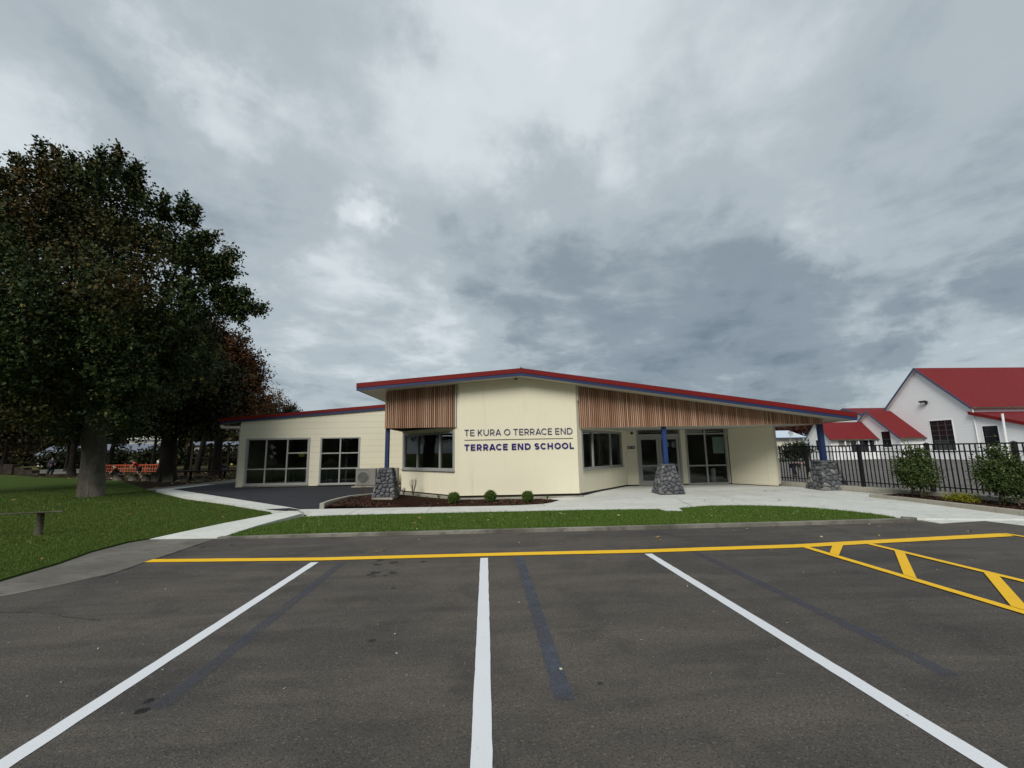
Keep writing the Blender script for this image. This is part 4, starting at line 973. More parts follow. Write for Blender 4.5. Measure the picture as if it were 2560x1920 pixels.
b = MB(); q = [(45.64, 29.7, lz(29.7)-.28), (45.64, 38.2, lz(38.2)-.26), (45.64, 38.2, lz(38.2)+.04), (45.64, 29.7, lz(29.7)+.04)]; b.add(q+[(45.695, y, z) for _, y, z in q], [(0, 1, 2, 3), (7, 6, 5, 4), (0, 4, 5, 1), (1, 5, 6, 2), (2, 6, 7, 3), (3, 7, 4, 0)]); C2(b.build('barge_board', M['red'], T2))
sash(T2, C2, 46, 36.28, 37.5, 1.2, 3.09, 1, 2)
C2(MB().tube([(45.5, 35.35, 4.1), (45.5, 35.40, 2.9), (45.5, 35.46, 1.0), (45.5, 35.46, 0)], .085, 8).build('downpipe', M['weather_plain'], T2))
C(MB().tube([(45.9, 37.95, 4.8), (45.9, 37.95, 0)], .05, 8).build('downpipe', M['weather_plain'], T))
t = empty('flood_light', (46, 42.3, 5.78), 0, 'small dark flood light high on the hall gable', 'light')
MB().box(-.30, -.02, -.28, .28, -.06, .22).box(-.42, -.25, -.33, .33, .12, .26).build('housing', M['black_metal'], t); MB().box(-.34, -.305, -.2, .2, -.1, .1).build('lens', M['white_plastic'], t)
T, C = gable_house('white_annexe', 43.37, 46, 46.34, 3.55, 2.27, 5.36, 'white gabled annexe with red roof and narrow window beside the hall', holes=[(44.1, 45.15, 1.3, 2.98)], wallin=.3, bw=.22)
sash(T, C, 43.37, 44.1, 45.15, 1.3, 2.98, 1, 2)
sash(T, C, 46.0-.6, 43.2, 43.5, 1.2, 2.0, 1, 1) if False else None
T, C = gable_house('porch_building', 38.0, 43.37, 47.45, 1.9, 2.25, 4.22, 'small white gabled porch building with red roof left of the annexe', holes=[(46.9, 48.0, 1.0, 2.2)], wallin=.3, over=.3, bw=.18)
sash(T, C, 38.0, 46.9, 48.0, 1.0, 2.2, 2, 1)
wn_ = MB()
for xa, xb in ((40.3, 40.9), (41.2, 42.3), (42.5, 43.0)): wn_.box(xa, xb, 45.80, 45.84, .9, 2.05)
C(wn_.build('side_window', M['dark_pane'], T))
pp = MB()
for x in (39.5, 41.05, 43.1): pp.box(x-.06, x+.06, 45.6, 45.72, 0, 2.15)
C(pp.build('porch_post', M['weather_plain'], T))
C(MB().box(38.9, 40.2, 45.83, 45.845, 1.4, 2.05).build('porch_shade_panel', M['unit'], T))  # grey sheet on the side wall stands in for the porch's shade
T, C = gable_house('rear_building', 47.6, 60, 54.2, 4.2, 4.9, 6.42, 'low pitched red roofed building behind the annexe', wallin=.3, bw=.3)
# shed far behind the fence
T = empty('pale_shed', (38, 60, 0), 0, 'cream shed with pale blue metal roof seen under the canopy', 'shed'); I3 = Matrix.Translation((-38, -60, 0)); C3 = lambda o: (setattr(o, 'matrix_parent_inverse', I3), o)[1]
C3(MB().box(28, 45.6, 60, 66, 0, 2.75).build('wall', M['shed_wall'], T))
r = MB(); q = [(27.6, 59.6, 2.83), (45.9, 59.6, 2.83), (45.9, 63.2, 3.95), (27.6, 63.2, 3.95)]; r.hexa([(x, y, z-.08) for x, y, z in q], q); q = [(27.6, 63.2, 3.95), (45.9, 63.2, 3.95), (45.9, 66.8, 2.83), (27.6, 66.8, 2.83)]; r.hexa([(x, y, z-.08) for x, y, z in q], q)
C3(r.build('roof', M['pale_roof'], T)); C3(MB().box(27.6, 45.9, 59.48, 59.598, 2.66, 2.82).build('gutter', M['slate'], T))
C3(MB().box(42.5, 46.5, 57.4, 59.4, 1.75, 1.85).box(42.6, 42.7, 57.5, 57.6, 0, 1.75).build('lean_roof', M['oldwood'], T))
t = empty('satellite_dish', (42.4, 58.2, 0), 0, 'round satellite dish on a pole in front of the pale shed roof', 'dish')
MB().tube([(0, 0, 0), (0, 0, 3.0)], .03, 6).build('pole', M['wire'], t)
MB().lathe([(.001, 0), (.2, .03), (.36, .10), (.36, .12), (.001, .02)], 18, 0, Matrix.Translation((0, -.1, 3.3)) @ Matrix.Rotation(math.radians(70), 4, 'X')).build('dish', M['wire'], t)
MB().tube([(0, -.1, 3.0), (0, -.55, 3.25)], .015, 5).build('feed_arm', M['wire'], t)
t = empty('street_lamp', (51.6, 60, 0), 0, 'distant street lamp arm showing over the right roof edge', 'lamp')
MB().tube([(0, 0, 0), (0, 0, 6.9), (.25, 0, 7.08), (1.05, 0, 7.27)], [.07, .05, .035, .03], 6).tube([(0, 0, 6.9), (-.9, 0, 6.98)], .02, 5).build('lamp_arm', M['wire'], t)
MB().box(.9, 1.2, -.08, .08, 7.22, 7.30).build('lamp_head', M['wire'], t)

# ================================================================== FAR BUILDINGS ON THE LEFT
def far_house(loc, w, d, h, rh, label, wallm='palewall', roofm='bluegrey_roof', rz=0, wins=4):
    T = empty('far_building', loc, rz, label, 'building')
    MB().box(-w/2, w/2, 0, d, 0, h).build('wall', M[wallm], T)
    r = MB(); q = [(-w/2-.4, -.5, h), (w/2+.4, -.5, h), (w/2+.4, d/2, h+rh), (-w/2-.4, d/2, h+rh)]; r.hexa([(x, y, z-.15) for x, y, z in q], q)
    q = [(-w/2-.4, d/2, h+rh), (w/2+.4, d/2, h+rh), (w/2+.4, d+.5, h), (-w/2-.4, d+.5, h)]; r.hexa([(x, y, z-.15) for x, y, z in q], q); r.build('roof', M[roofm], T)
    for k in range(wins):
        x = -w/2+(k+.7)*w/(wins+.4); MB().box(x-.7, x+.7, -.06, -.005, 1.0, 2.2).build('window', M['dark_pane'], T)
    return T
far_house((-100, 112, 0), 16, 8, 2.8, 2.4, 'far house with blue-grey roof behind the left lawn')
far_house((-82, 104, 0), 14, 8, 2.7, 2.2, 'far house with blue-grey roof right of the other one', rz=.1)
far_house((-82.5, 113, 0), 9, 8, 6.2, .8, 'tall white far building between the left tree trunks', roofm='palewall', rz=.5, wins=2)
far_house((-61, 103, 0), 10, 8, 4.3, .8, 'long white far building behind the orange netting', roofm='bluegrey_roof', rz=.45, wins=2)
far_house((-42, 88, 0), 10, 7, 3.0, 1, 'pale far building behind the timber play frame', roofm='palewall', rz=.3, wins=3)

# ================================================================== TREES AND PLANTS
def foliage(lobes, n, m, leaf, slen, seed, up=.35, shell=.62, fill=0, fillsize=.4, droop=0.0, wind=None, wexp=2.0):
    g = np.random.default_rng(seed); Lb = np.array(lobes, float); wgt = Lb[:, 3]**2; wgt /= wgt.sum()
    wgt2 = Lb[:, 3]**wexp; wgt2 /= wgt2.sum(); k = g.choice(len(Lb), n, p=wgt2); u = g.normal(size=(n, 3)); u /= np.linalg.norm(u, axis=1)[:, None]
    rr = Lb[k, 3]*(shell+(1.0-shell)*g.random(n)**.8)*(1+.16*g.normal(size=n)*.6)
    o = Lb[k, :3]+u*rr[:, None]*np.array([1, 1, .92])
    d = u*.8+np.array([0, 0, up])+g.normal(size=(n, 3))*.38
    if wind is not None: d += np.array(wind)
    d /= np.linalg.norm(d, axis=1)[:, None]; L_ = slen*(.5+g.random(n))
    s = np.linspace(0, 1, m); P = o[:, None, :]+d[:, None, :]*(s[None, :, None]*L_[:, None, None])
    side = np.cross(d, g.normal(size=(n, 3))); side /= np.linalg.norm(side, axis=1)[:, None]; alt = np.where(np.arange(m) % 2 == 0, 1., -1.)
    P = P+side[:, None, :]*(alt*leaf*.55)[None, :, None]+g.normal(size=P.shape)*leaf*.35; P[..., 2] -= droop*s[None, :]**2
    ax = d[:, None, :]*.55+side[:, None, :]*alt[None, :, None]*.8+g.normal(size=P.shape)*.35; ax /= np.linalg.norm(ax, axis=2)[..., None]
    nr = g.normal(size=P.shape)+np.array([0, 0, .9]); w = np.cross(ax, nr); w /= np.linalg.norm(w, axis=2)[..., None]+1e-9
    sz = leaf*(.65+.7*g.random(P.shape[:2]))[..., None]
    Q = np.stack([P-ax*sz*.5, P+w*sz*.34, P+ax*sz*.6, P-w*sz*.34], axis=2).reshape(-1, 4, 3)
    if fill:
        k = g.choice(len(Lb), fill, p=wgt); u = g.normal(size=(fill, 3)); u /= np.linalg.norm(u, axis=1)[:, None]
        P = Lb[k, :3]+u*(Lb[k, 3]*.60*g.random(fill)**.45)[:, None]
        a_ = g.normal(size=(fill, 3)); a_ /= np.linalg.norm(a_, axis=1)[:, None]; b_ = np.cross(a_, g.normal(size=(fill, 3))); b_ /= np.linalg.norm(b_, axis=1)[:, None]
        sz = fillsize*(.5+g.random(fill))[:, None]; Q = np.concatenate([Q, np.stack([P-a_*sz*.5, P+b_*sz*.35, P+a_*sz*.5, P-b_*sz*.35], axis=1)])
    return Q
def clumps(lobes, seed, dens=9, lo=.26, hi=.46, at_=.80, keep=.35):
    g = random.Random(seed); out = []
    for l in lobes:
        if l[3] < .7: out.append(l); continue
        for k in range(int(dens*l[3])+3):
            u = Vector((g.gauss(0, 1), g.gauss(0, 1), g.gauss(0, 1))).normalized(); d = l[3]*at_*g.uniform(.75, 1.12)
            out.append((l[0]+u.x*d, l[1]+u.y*d, l[2]+u.z*d*.92, l[3]*g.uniform(lo, hi)))
    return out
def limbs(mb, base, top, r0, r1, lobes, seed, every=1, flare=1.45, seg=12, lr=.35, X0=None):
    g = random.Random(seed); b = Vector(base); t = Vector(top); H_ = (t-b).length; pts = []; rad = []
    for i in range(11):
        f = i/10; p = b.lerp(t, f)+Vector((g.uniform(-1, 1), g.uniform(-1, 1), 0))*.04*H_*.15*(f > .1); pts.append(p)
        rad.append((r0+(r1-r0)*f)*(1+(flare-1)*max(0, 1-f*7)))
    mb.tube(pts, rad, seg, 0, True, None, .07, g)
    for i, l in enumerate(lobes[::every]):
        e = Vector(l[:3]); s = b.lerp(t, g.uniform(.45, 1.0)); mid = s.lerp(e, .5)+Vector((g.uniform(-.4, .4), g.uniform(-.4, .4), g.uniform(.1, .6)))
        rr = min(r1*.55, .10+l[3]*.035)
        mb.tube([s, s.lerp(mid, .5)+Vector((0, 0, .1)), mid, mid.lerp(e, .6), e], [rr, rr*.85, rr*.65, rr*.45, rr*.2], 6)
def tree(name, label, base, top, r0, r1, lobes, nspr, m, leaf, slen, seed, mat, bark='bark', group=None, cat='tree', fill=0, fillsize=.4, cl={}, extra=(), every=1, flare=1.45, **kw):
    T = empty(name, base, 0, label, cat, group); I = Matrix.Translation((-base[0], -base[1], -base[2]))
    mb = MB(); limbs(mb, base, top, r0, r1, lobes, seed, every, flare); o = mb.build('trunk', M[bark], T, True); o.matrix_parent_inverse = I
    Q = foliage(clumps(lobes, seed, **cl), nspr, m, leaf, slen, seed, **kw)
    if fill: Q = np.concatenate([Q, foliage(lobes, 1, m, leaf, slen, seed+3, fill=fill, fillsize=fillsize)])
    for (lb, n2, m2, s2, kw2) in extra: Q = np.concatenate([Q, foliage(lb, n2, m2, leaf, s2, seed+7, **kw2)])
    o = np_mesh('crown', Q, len(Q), M[mat], T); o.matrix_parent_inverse = I
    return T
MAIN = [(-20.83, 19.14, 12.0, 2.32), (-17.88, 17.87, 12.43, 1.61), (-15.3, 16.72, 12.28, 1.36), (-15.53, 17.89, 11.39, 1.86), (-13.93, 17.9, 10.69, 1.61), (-12.75, 17.93, 10.0, 1.1), (-12.17, 17.63, 8.47, 1.31), (-17.72, 17.43, 8.69, 3.03), (-13.84, 16.34, 7.64, 2.56), (-12.96, 17.47, 6.56, 2.08), (-17.02, 16.9, 5.32, 2.56), (-14.76, 17.36, 4.77, 2.48), (-13.22, 18.72, 5.17, 1.52), (-18.29, 19.23, 3.92, 1.69), (-15.74, 20.07, 3.99, 1.52), (-21.25, 20.37, 4.26, 1.96), (-23.69, 19.55, 10.47, 3.57), (-25.9, 21.35, 6.32, 3.75), (-13.22, 19.51, 6.58, 1.25), (-20.26, 21.15, 11.87, 2.95), (-19.9, 21.83, 7.39, 3.35)]
SHOOTS = [(-18.26, 17.58, 13.15, 0.43), (-18.32, 17.53, 13.49, 0.36), (-18.38, 17.48, 13.83, 0.28), (-18.44, 17.43, 14.17, 0.2), (-18.5, 17.38, 14.51, 0.12), (-17.42, 17.53, 13.13, 0.4), (-17.56, 17.49, 13.46, 0.31), (-17.7, 17.44, 13.8, 0.22), (-17.83, 17.4, 14.13, 0.13), (-19.18, 17.64, 13.16, 0.4), (-19.34, 17.59, 13.54, 0.27), (-19.5, 17.54, 13.91, 0.13), (-19.85, 17.73, 12.85, 0.42), (-20.01, 17.66, 13.34, 0.2), (-17.17, 17.52, 13.13, 0.33), (-17.19, 17.45, 13.56, 0.23), (-17.2, 17.38, 13.99, 0.12), (-16.09, 17.45, 13.11, 0.43), (-16.06, 17.4, 13.43, 0.33), (-16.03, 17.35, 13.75, 0.23), (-16.0, 17.3, 14.06, 0.13), (-15.42, 17.39, 13.26, 0.43), (-15.36, 17.33, 13.58, 0.33), (-15.29, 17.28, 13.9, 0.23), (-15.23, 17.23, 14.22, 0.13), (-14.87, 17.41, 12.92, 0.43), (-14.72, 17.36, 13.14, 0.33), (-14.56, 17.32, 13.36, 0.23), (-14.4, 17.27, 13.57, 0.13), (-14.6, 17.49, 12.26, 0.4), (-14.51, 17.43, 12.63, 0.3), (-14.42, 17.37, 13.0, 0.2), (-13.43, 17.54, 11.49, 0.4), (-13.37, 17.49, 11.82, 0.27), (-13.31, 17.43, 12.15, 0.13), (-12.68, 17.51, 11.39, 0.4), (-12.61, 17.46, 11.68, 0.31), (-12.53, 17.41, 11.96, 0.22), (-12.46, 17.36, 12.25, 0.13), (-12.27, 17.51, 11.22, 0.37), (-12.11, 17.47, 11.44, 0.25), (-11.95, 17.42, 11.66, 0.13), (-16.68, 17.54, 12.79, 0.4), (-16.63, 17.47, 13.2, 0.28), (-16.59, 17.4, 13.61, 0.15)]
ARMS = [(-12.19, 17.63, 10.4, 0.43), (-11.92, 17.6, 10.49, 0.35), (-11.66, 17.57, 10.58, 0.26), (-11.39, 17.54, 10.68, 0.17), (-11.87, 17.73, 9.65, 0.43), (-11.6, 17.71, 9.7, 0.38), (-11.33, 17.68, 9.75, 0.32), (-11.06, 17.66, 9.8, 0.26), (-10.8, 17.63, 9.85, 0.21), (-10.53, 17.61, 9.9, 0.15), (-11.79, 17.82, 9.07, 0.4), (-11.54, 17.8, 9.09, 0.35), (-11.29, 17.78, 9.12, 0.29), (-11.04, 17.76, 9.14, 0.24), (-10.79, 17.74, 9.17, 0.19), (-10.53, 17.72, 9.19, 0.13), (-11.38, 17.91, 8.32, 0.4), (-11.13, 17.89, 8.31, 0.35), (-10.88, 17.88, 8.31, 0.3), (-10.63, 17.86, 8.3, 0.25), (-10.38, 17.85, 8.3, 0.2), (-10.13, 17.83, 8.29, 0.15), (-10.88, 17.94, 7.89, 0.37), (-10.64, 17.94, 7.84, 0.33), (-10.39, 17.93, 7.79, 0.29), (-10.15, 17.92, 7.73, 0.25), (-9.9, 17.92, 7.68, 0.21), (-9.66, 17.91, 7.62, 0.17), (-9.41, 17.9, 7.57, 0.13), (-11.21, 17.98, 7.82, 0.4), (-10.97, 17.98, 7.67, 0.34), (-10.72, 17.99, 7.52, 0.28), (-10.47, 18.0, 7.37, 0.23), (-10.22, 18.01, 7.22, 0.17)]
tree('large_tree', 'large dark green tree with thick grey trunk on the left lawn', (-16.75, 19.8, .02), (-16.9, 19.6, 6.2), .43, .34, [(a, b, c, d*(.86 if c > 6.5 else .95)) for a, b, c, d in MAIN], 13500, 13, .12, .56, 1, 'leaf_main', fill=26000, fillsize=.17, cl=dict(dens=9, lo=.12, hi=.34, at_=.95), extra=[([(a, b, c, d*.55) for a, b, c, d in SHOOTS], 900, 11, .34, dict(up=1.1, shell=.1, wind=(.25, 0, .35), wexp=.9)), (ARMS, 800, 11, .34, dict(up=.25, shell=.1, wind=(.9, 0, .15), wexp=.9))], flare=1.14)
SECOND = [(-21.78, 30.72, 8.3, 2.79), (-18.65, 29.81, 6.44, 2.02), (-24.82, 32.15, 6.86, 2.88), (-21.81, 31.2, 5.28, 2.2), (-19.31, 31.16, 4.54, 1.35), (-24.59, 31.45, 4.78, 1.95), (-20.65, 30.31, 10.48, 1.95)]
tree('shade_tree', 'dark tree with very broad trunk behind the tree stumps', (-22.0, 31.6, 0), (-21.9, 31.5, 5.2), .50, .42, SECOND, 2600, 11, .22, .7, 2, 'leaf_second', 'bark_dark', fill=2500, fillsize=.7)
RUSSET = [(-23.0, 38.37, 11.75, 1.76), (-21.78, 38.57, 9.99, 1.94), (-23.73, 38.85, 8.98, 2.65), (-20.92, 38.85, 7.88, 1.69), (-22.51, 39.16, 6.51, 2.12), (-26.44, 40.7, 11.22, 2.79), (-20.75, 38.61, 9.27, .9), (-21.65, 39.38, 4.75, 1.2), (-25.16, 39.32, 6.56, 2.2)]
tree('russet_tree', 'red-brown autumn tree behind the left end of the school', (-23.2, 39.2, 0), (-23, 39, 7), .36, .22, RUSSET, 3600, 11, .20, .75, 3, 'leaf_russet', 'bark_dark', fill=1500, fillsize=.6)
SPARSE = [(-25.45, 51.17, 8.4, 1.5), (-24.3, 51.21, 7.7, 1.2), (-26.16, 51.54, 6.63, 2.0)]
tree('sparse_tree', 'thin half bare tree above the wing roof', (-25.4, 51.3, 0), (-25.3, 51.3, 6.5), .2, .1, SPARSE, 420, 9, .16, .9, 4, 'leaf_russet', 'bark_dark')
CONIF = [(-25.21, 56.44, 7.1, 0.8), (-24.29, 56.47, 6.5, 0.9), (-26.23, 56.62, 6.2, 1.0), (-25.2, 56.5, 5.2, 1.5)]
tree('conifer', 'small dark conifer top peeking over the wing roof', (-25.2, 56.5, 0), (-25.2, 56.5, 6.6), .2, .08, CONIF, 800, 9, .18, .6, 5, 'leaf_conifer', 'bark_dark', fill=500, up=.8)
gt = 'trees beyond the left lawn'
for i, (x, y, h, r_, lb, tr_, mt) in enumerate([(-39.4, 44.2, 6.2, 3.1, 'leaning dark trunk tree between big trunk and navy figure', .38, 'leaf_second'), (-41.3, 50.5, 6.4, 3.0, 'dark trunk tree just right of the big grey trunk', .34, 'leaf_second'), (-27.2, 42.8, 6.0, 2.6, 'dark trunk tree beside the play frame', .36, 'leaf_second'),
        (-63, 61, 6.0, 3.6, 'orange-green far tree at the left edge', .3, 'leaf_far'), (-56, 62, 6.0, 3.2, 'orange-green far tree with thin trunk left of navy figure', .28, 'leaf_far'), (-74, 72, 6.5, 4.2, 'wide far tree at the far left behind the sleepers', .3, 'leaf_far'), (-38, 58, 6.8, 3.6, 'dark far tree behind the orange netting', .3, 'leaf_second'), (-31, 60, 7, 3.6, 'dark far tree behind the broad trunk', .3, 'leaf_second'), (-48, 66, 7.2, 4, 'far tree with leaning trunks by the white building', .3, 'leaf_far')]):
    rg = random.Random(i+60); lobes = [(x+rg.uniform(-.5, .5)*r_, y+rg.uniform(-.5, .5)*r_, h*rg.uniform(.78, 1.15), r_*rg.uniform(.55, .8)) for _ in range(6)]
    tree('background_tree', lb, (x, y, 0), (x+rg.uniform(-.3, .9), y, h*.8), tr_*.78, tr_*.5, lobes, 620, 9, .30, .9, 60+i, mt, 'bark_dark', gt, fill=700, fillsize=.9, every=2)
# dark wood filling behind everything on the left
wood = []
rg = random.Random(3)
for k in range(26):
    for z in (2.6, 6.4, 10.2, 14): wood.append((-157+k*3.5+rg.uniform(-1.5, 1.5), 128+rg.uniform(-5, 5)-(k-13)*.5, z*rg.uniform(.9, 1.12)*(1 if k < 20 else 1-(k-19)*.09), rg.uniform(3.0, 4.4)))
Q = foliage(wood, 6500, 7, .75, 1.6, 77, fill=6500, fillsize=2.0)
o = np_mesh('far_wood', Q, len(Q), M['leaf_far']); tag(o, kind='stuff')
# the wood across the road, behind the photographer: the windows mirror it
wood = []
for k in range(30):
    for z in (2.2, 5.5, 9, 12): wood.append((-52+k*3.6+rg.uniform(-1, 1), -34+rg.uniform(-3, 3), z*rg.uniform(.9, 1.1), rg.uniform(2.6, 3.6)))
for k in range(20):
    for z in (2.2, 5.5, 9, 12): wood.append((-58+rg.uniform(-2, 2)-k*.7, -40+k*3.2, z*rg.uniform(.9, 1.1), rg.uniform(2.6, 3.6)))
Q = foliage(wood, 3500, 6, .8, 1.4, 78, fill=16000, fillsize=2.4)
o = np_mesh('far_wood', Q, len(Q), M['leaf_second']); tag(o, kind='stuff')
structure(MB().sheet([(-60, -30), (60, -30), (60, -14.05), (-60, -14.05)], -.01).build('lawn', M['lawn']))
# trees right, behind the shed
lobes = [(50.5, 68, 4.6, 1.8), (47.5, 68, 4.3, 1.5), (53.5, 68, 4.8, 1.9), (44.5, 69, 4.0, 1.0)]
tree('dark_red_tree', 'dark red leafed tree behind the pale shed', (49, 68.2, 0), (49, 68.2, 4), .2, .1, lobes, 700, 8, .28, .7, 91, 'leaf_red', 'bark_dark', fill=500, fillsize=.6)
def bush(name, label, lobes, n, m, leaf, slen, seed, mat, group=None, stems=(), stemr=.012, cat='bush', **kw):
    x = sum(l[0] for l in lobes)/len(lobes); y = sum(l[1] for l in lobes)/len(lobes); z = kw.pop('z0', .05)
    T = empty(name, (x, y, z), 0, label, cat, group); I = Matrix.Translation((-x, -y, -z))
    Q = foliage(lobes, n, m, leaf, slen, seed, **kw); o = np_mesh('foliage', Q, len(Q), M[mat], T); o.matrix_parent_inverse = I
    if stems:
        mb = MB()
        for s in stems: mb.tube(s, [stemr*1.5]+[stemr]*(len(s)-2)+[stemr*.4], 6)
        o = mb.build('stem', M['twig'], T, True); o.matrix_parent_inverse = I
    return T
bush('hedge_bush', 'dark bush behind the fence under the canopy', [(33.2, 44.5, 1.0, 1.0), (34.0, 44.8, 1.3, .8), (32, 44.6, .9, .9)], 420, 8, .14, .3, 92, 'leaf_conifer', fill=200)
bush('hedge_bush', 'low dark hedge left of the bush behind the fence', [(30.6, 46, .9, .75), (29.4, 46, .9, .8), (28.2, 46, .85, .8)], 420, 8, .14, .3, 93, 'leaf_conifer', fill=200)
gb2 = 'dark bushes far beyond the left lawn'
for k, (x, y, r_, lb) in enumerate([(-76, 84, 2.6, 'dark far bush at the far left edge'), (-69.5, 86, 2.2, 'dark far bush in front of the blue-grey roofed houses'), (-60, 84, 2.4, 'dark far bush left of the broad grey trunk'), (-53, 85, 2.3, 'dark far bush right of the broad grey trunk'), (-47, 83, 2.2, 'dark far bush behind the orange netting'), (-38.5, 80, 2.0, 'dark far bush left of the pale building behind the play frame'), (-34, 82, 2.3, 'dark far bush behind the right half of the play frame')]):
    bush('far_bush', lb, [(x, y, r_*.5, r_), (x+r_*.9, y+.5, r_*.45, r_*.8), (x-r_*.9, y-.4, r_*.4, r_*.75)], 330, 7, .5, .8, 300+k, 'leaf_second', gb2, z0=0, fill=500, fillsize=.9)
# shrubs in the fence bed
def shrub(x, y, seed, label, h=1.5, w=.62):
    rg = random.Random(seed); z = .14; lobes = [(x, y, z+h*.42, w*.78), (x-.12, y-.18, z+h*.34, w*.62), (x+.15, y+.2, z+h*.36, w*.62), (x+.05, y-.05, z+h*.64, w*.50), (x-.06, y+.12, z+h*.56, w*.55), (x, y+.02, z+h*.86, w*.26)]
    st = []
    for k in range(3):
        a_ = 2*PI*k/3+seed; b = (x+.10*math.cos(a_), y+.22*math.sin(a_), z-.02); st.append([b, (x+.05*math.cos(a_), y+.14*math.sin(a_), z+h*.35), (x+rg.uniform(-.15, .15), y+rg.uniform(-.15, .15), z+h*.7), (x+rg.uniform(-.1, .1), y+rg.uniform(-.1, .1), z+h*1.02)])
    T = bush('shrub', label, lobes, 900, 11, .052, .26, seed, 'leaf_shrub', 'leafy shrubs in front of the black fence', st, .014, 'shrub', z0=.14, up=.85, shell=.35, fill=450, fillsize=.08)
    return T
shrub(12.02, 11.62, 31, 'left one of two leafy shrubs in the bed before the fence', 1.40, .47)
shrub(12.22, 9.72, 32, 'leafy shrub cut by the right edge of the photo', 1.36, .47)
bush('golden_groundcover', 'low yellow-green plant between the two fence shrubs', [(11.95, 10.5, .15, .15), (11.95, 10.25, .15, .13), (11.92, 10.72, .14, .11)], 300, 7, .035, .14, 33, 'leaf_gold', z0=.14, up=1.2, shell=.1, cat='plant')
for (x, y, rr, lb) in [(-1.0, 13.62, .138, 'left of three clipped round bushes by the sign wall'), (.12, 13.80, .145, 'middle one of the three clipped round bushes'), (1.25, 13.48, .136, 'right one of the three clipped round bushes')]:
    bush('topiary_ball', lb, [(x, y, .07+rr*1.12, rr), (x, y, .07+rr*1.05, rr*.96)], 1100, 6, .024, .05, int(x*10)+40, 'leaf_ball', 'round clipped bushes in the mulch', [[(x, y, .05), (x, y, .12), (x, y, .2)]], .012, 'bush', z0=.06, up=.3, shell=.86, fill=900, fillsize=.06)
def twiggy(x, y, z, h, seed, label, n=16):
    rg = random.Random(seed); T = empty('bare_shrub', (x, y, z), 0, label, 'shrub', 'bare twiggy shrubs in the mulch'); mb = MB()
    for k in range(n):
        a_ = rg.uniform(0, 2*PI); l = h*rg.uniform(.55, 1.0); s = rg.uniform(.12, .38); p1 = Vector((math.cos(a_)*s*l*.45, math.sin(a_)*s*l*.45, l*.5)); p2 = Vector((math.cos(a_)*s*l, math.sin(a_)*s*l, l))
        mb.tube([(0, 0, -.02), p1, p2], [.006, .005, .0025], 4)
        for q in range(3):
            t_ = rg.uniform(.4, .95); b_ = p1.lerp(p2, t_); mb.tube([b_, b_+Vector((rg.uniform(-.07, .07), rg.uniform(-.07, .07), .10))], [.003, .0015], 4)
    mb.build('stem', M['twig'], T)
twiggy(-2.62, 16.02, .08, .58, 5, 'bare twiggy shrub in front of the left window')
twiggy(-4.45, 16.2, .12, .36, 6, 'bare twiggy shrub by the curved kerb near the pillar', 10)
twiggy(-3.0, 16.3, .08, .24, 8, 'low bare twiggy shrub at the wall corner right of the pillar', 12)
for k, (x, y, s, lb) in enumerate([(-1.58, 14.86, .15, 'green grassy tuft left of the round bushes'), (1.92, 13.94, .13, 'green grassy tuft at the right tip of the mulch bed'), (-.44, 13.5, .08, 'tiny green tuft between left and middle round bushes'), (.77, 13.75, .07, 'tiny green tuft between middle and right round bushes'), (-2.0, 15.1, .10, 'small green plant left of the grassy tuft'), (-2.35, 15.5, .09, 'low green plant in the mulch before the left window')]):
    mb = MB(); rg = random.Random(k)
    for q in range(26):
        a_ = rg.uniform(0, 6.28); l = s*rg.uniform(.6, 1.2); sp = rg.uniform(.1, .6)*l; dx, dy = math.cos(a_), math.sin(a_); w = .005
        mb.add([(-dy*w, dx*w, 0), (dy*w, -dx*w, 0), (dx*sp*.5+dy*w, dy*sp*.5-dx*w, l*.7), (dx*sp, dy*sp, l), (dx*sp*.5-dy*w, dy*sp*.5+dx*w, l*.7)], [(0, 1, 2, 3, 4)])
    o = mb.build('grass_tuft', M['blade']); o.location = (x, y, .055); tag(o, lb, 'plant', 'small plants in the mulch')

# ------------------------------------------------------------------ grass, mulch chips, leaves (uncountable)
def scatter(name, poly, zfun, dens, h, w, seed, mat, kind='blade', extent=None, mask=None):
    g = np.random.default_rng(seed); xs = [p[0] for p in poly]; ys = [p[1] for p in poly]
    x0, x1, y0, y1 = extent or (min(xs), max(xs), min(ys), max(ys)); n = int((x1-x0)*(y1-y0)*dens)
    x = g.uniform(x0, x1, n); y = g.uniform(y0, y1, n); k = pt_in_poly(x, y, poly)
    if mask is not None: k &= mask(x, y, g)
    x = x[k]; y = y[k]; n = len(x); a_ = g.uniform(0, 2*PI, n); z = zfun(x, y)
    c, s = np.cos(a_), np.sin(a_); P = np.stack([x, y, z], 1); t = np.stack([c, s, 0*c], 1)
    if kind == 'blade':
        hh = h*(.5+g.random(n)); lean = g.normal(size=(n, 2))*.45*hh[:, None]; tip = P+np.stack([lean[:, 0], lean[:, 1], hh], 1)
        mid = P*.45+tip*.55; mid[:, 2] = P[:, 2]+hh*.62; W = (w*(.6+.8*g.random(n)))[:, None]
        V = np.stack([P-t*W-[0, 0, .01], P+t*W-[0, 0, .01], mid*.3+tip*.7+t*W*.3, tip], 1)
    else:
        b = np.stack([-s, c, 0*c], 1); tl = g.normal(size=(n, 3))*.5; t2 = t+tl*.5; L_ = (h*(.4+1.2*g.random(n)))[:, None]; W = (w*(.5+g.random(n)))[:, None]
        b2 = b+g.normal(size=(n, 3))*.35; P[:, 2] += w*.5
        V = np.stack([P-t2*L_-b2*W, P+t2*L_-b2*W, P+t2*L_*.8+b2*W, P-t2*L_*.9+b2*W], 1)
        V[..., 2] = np.maximum(V[..., 2], z[:, None]+.001)
    o = np_mesh(name, V, n, mat); o['kind'] = 'stuff'; return o
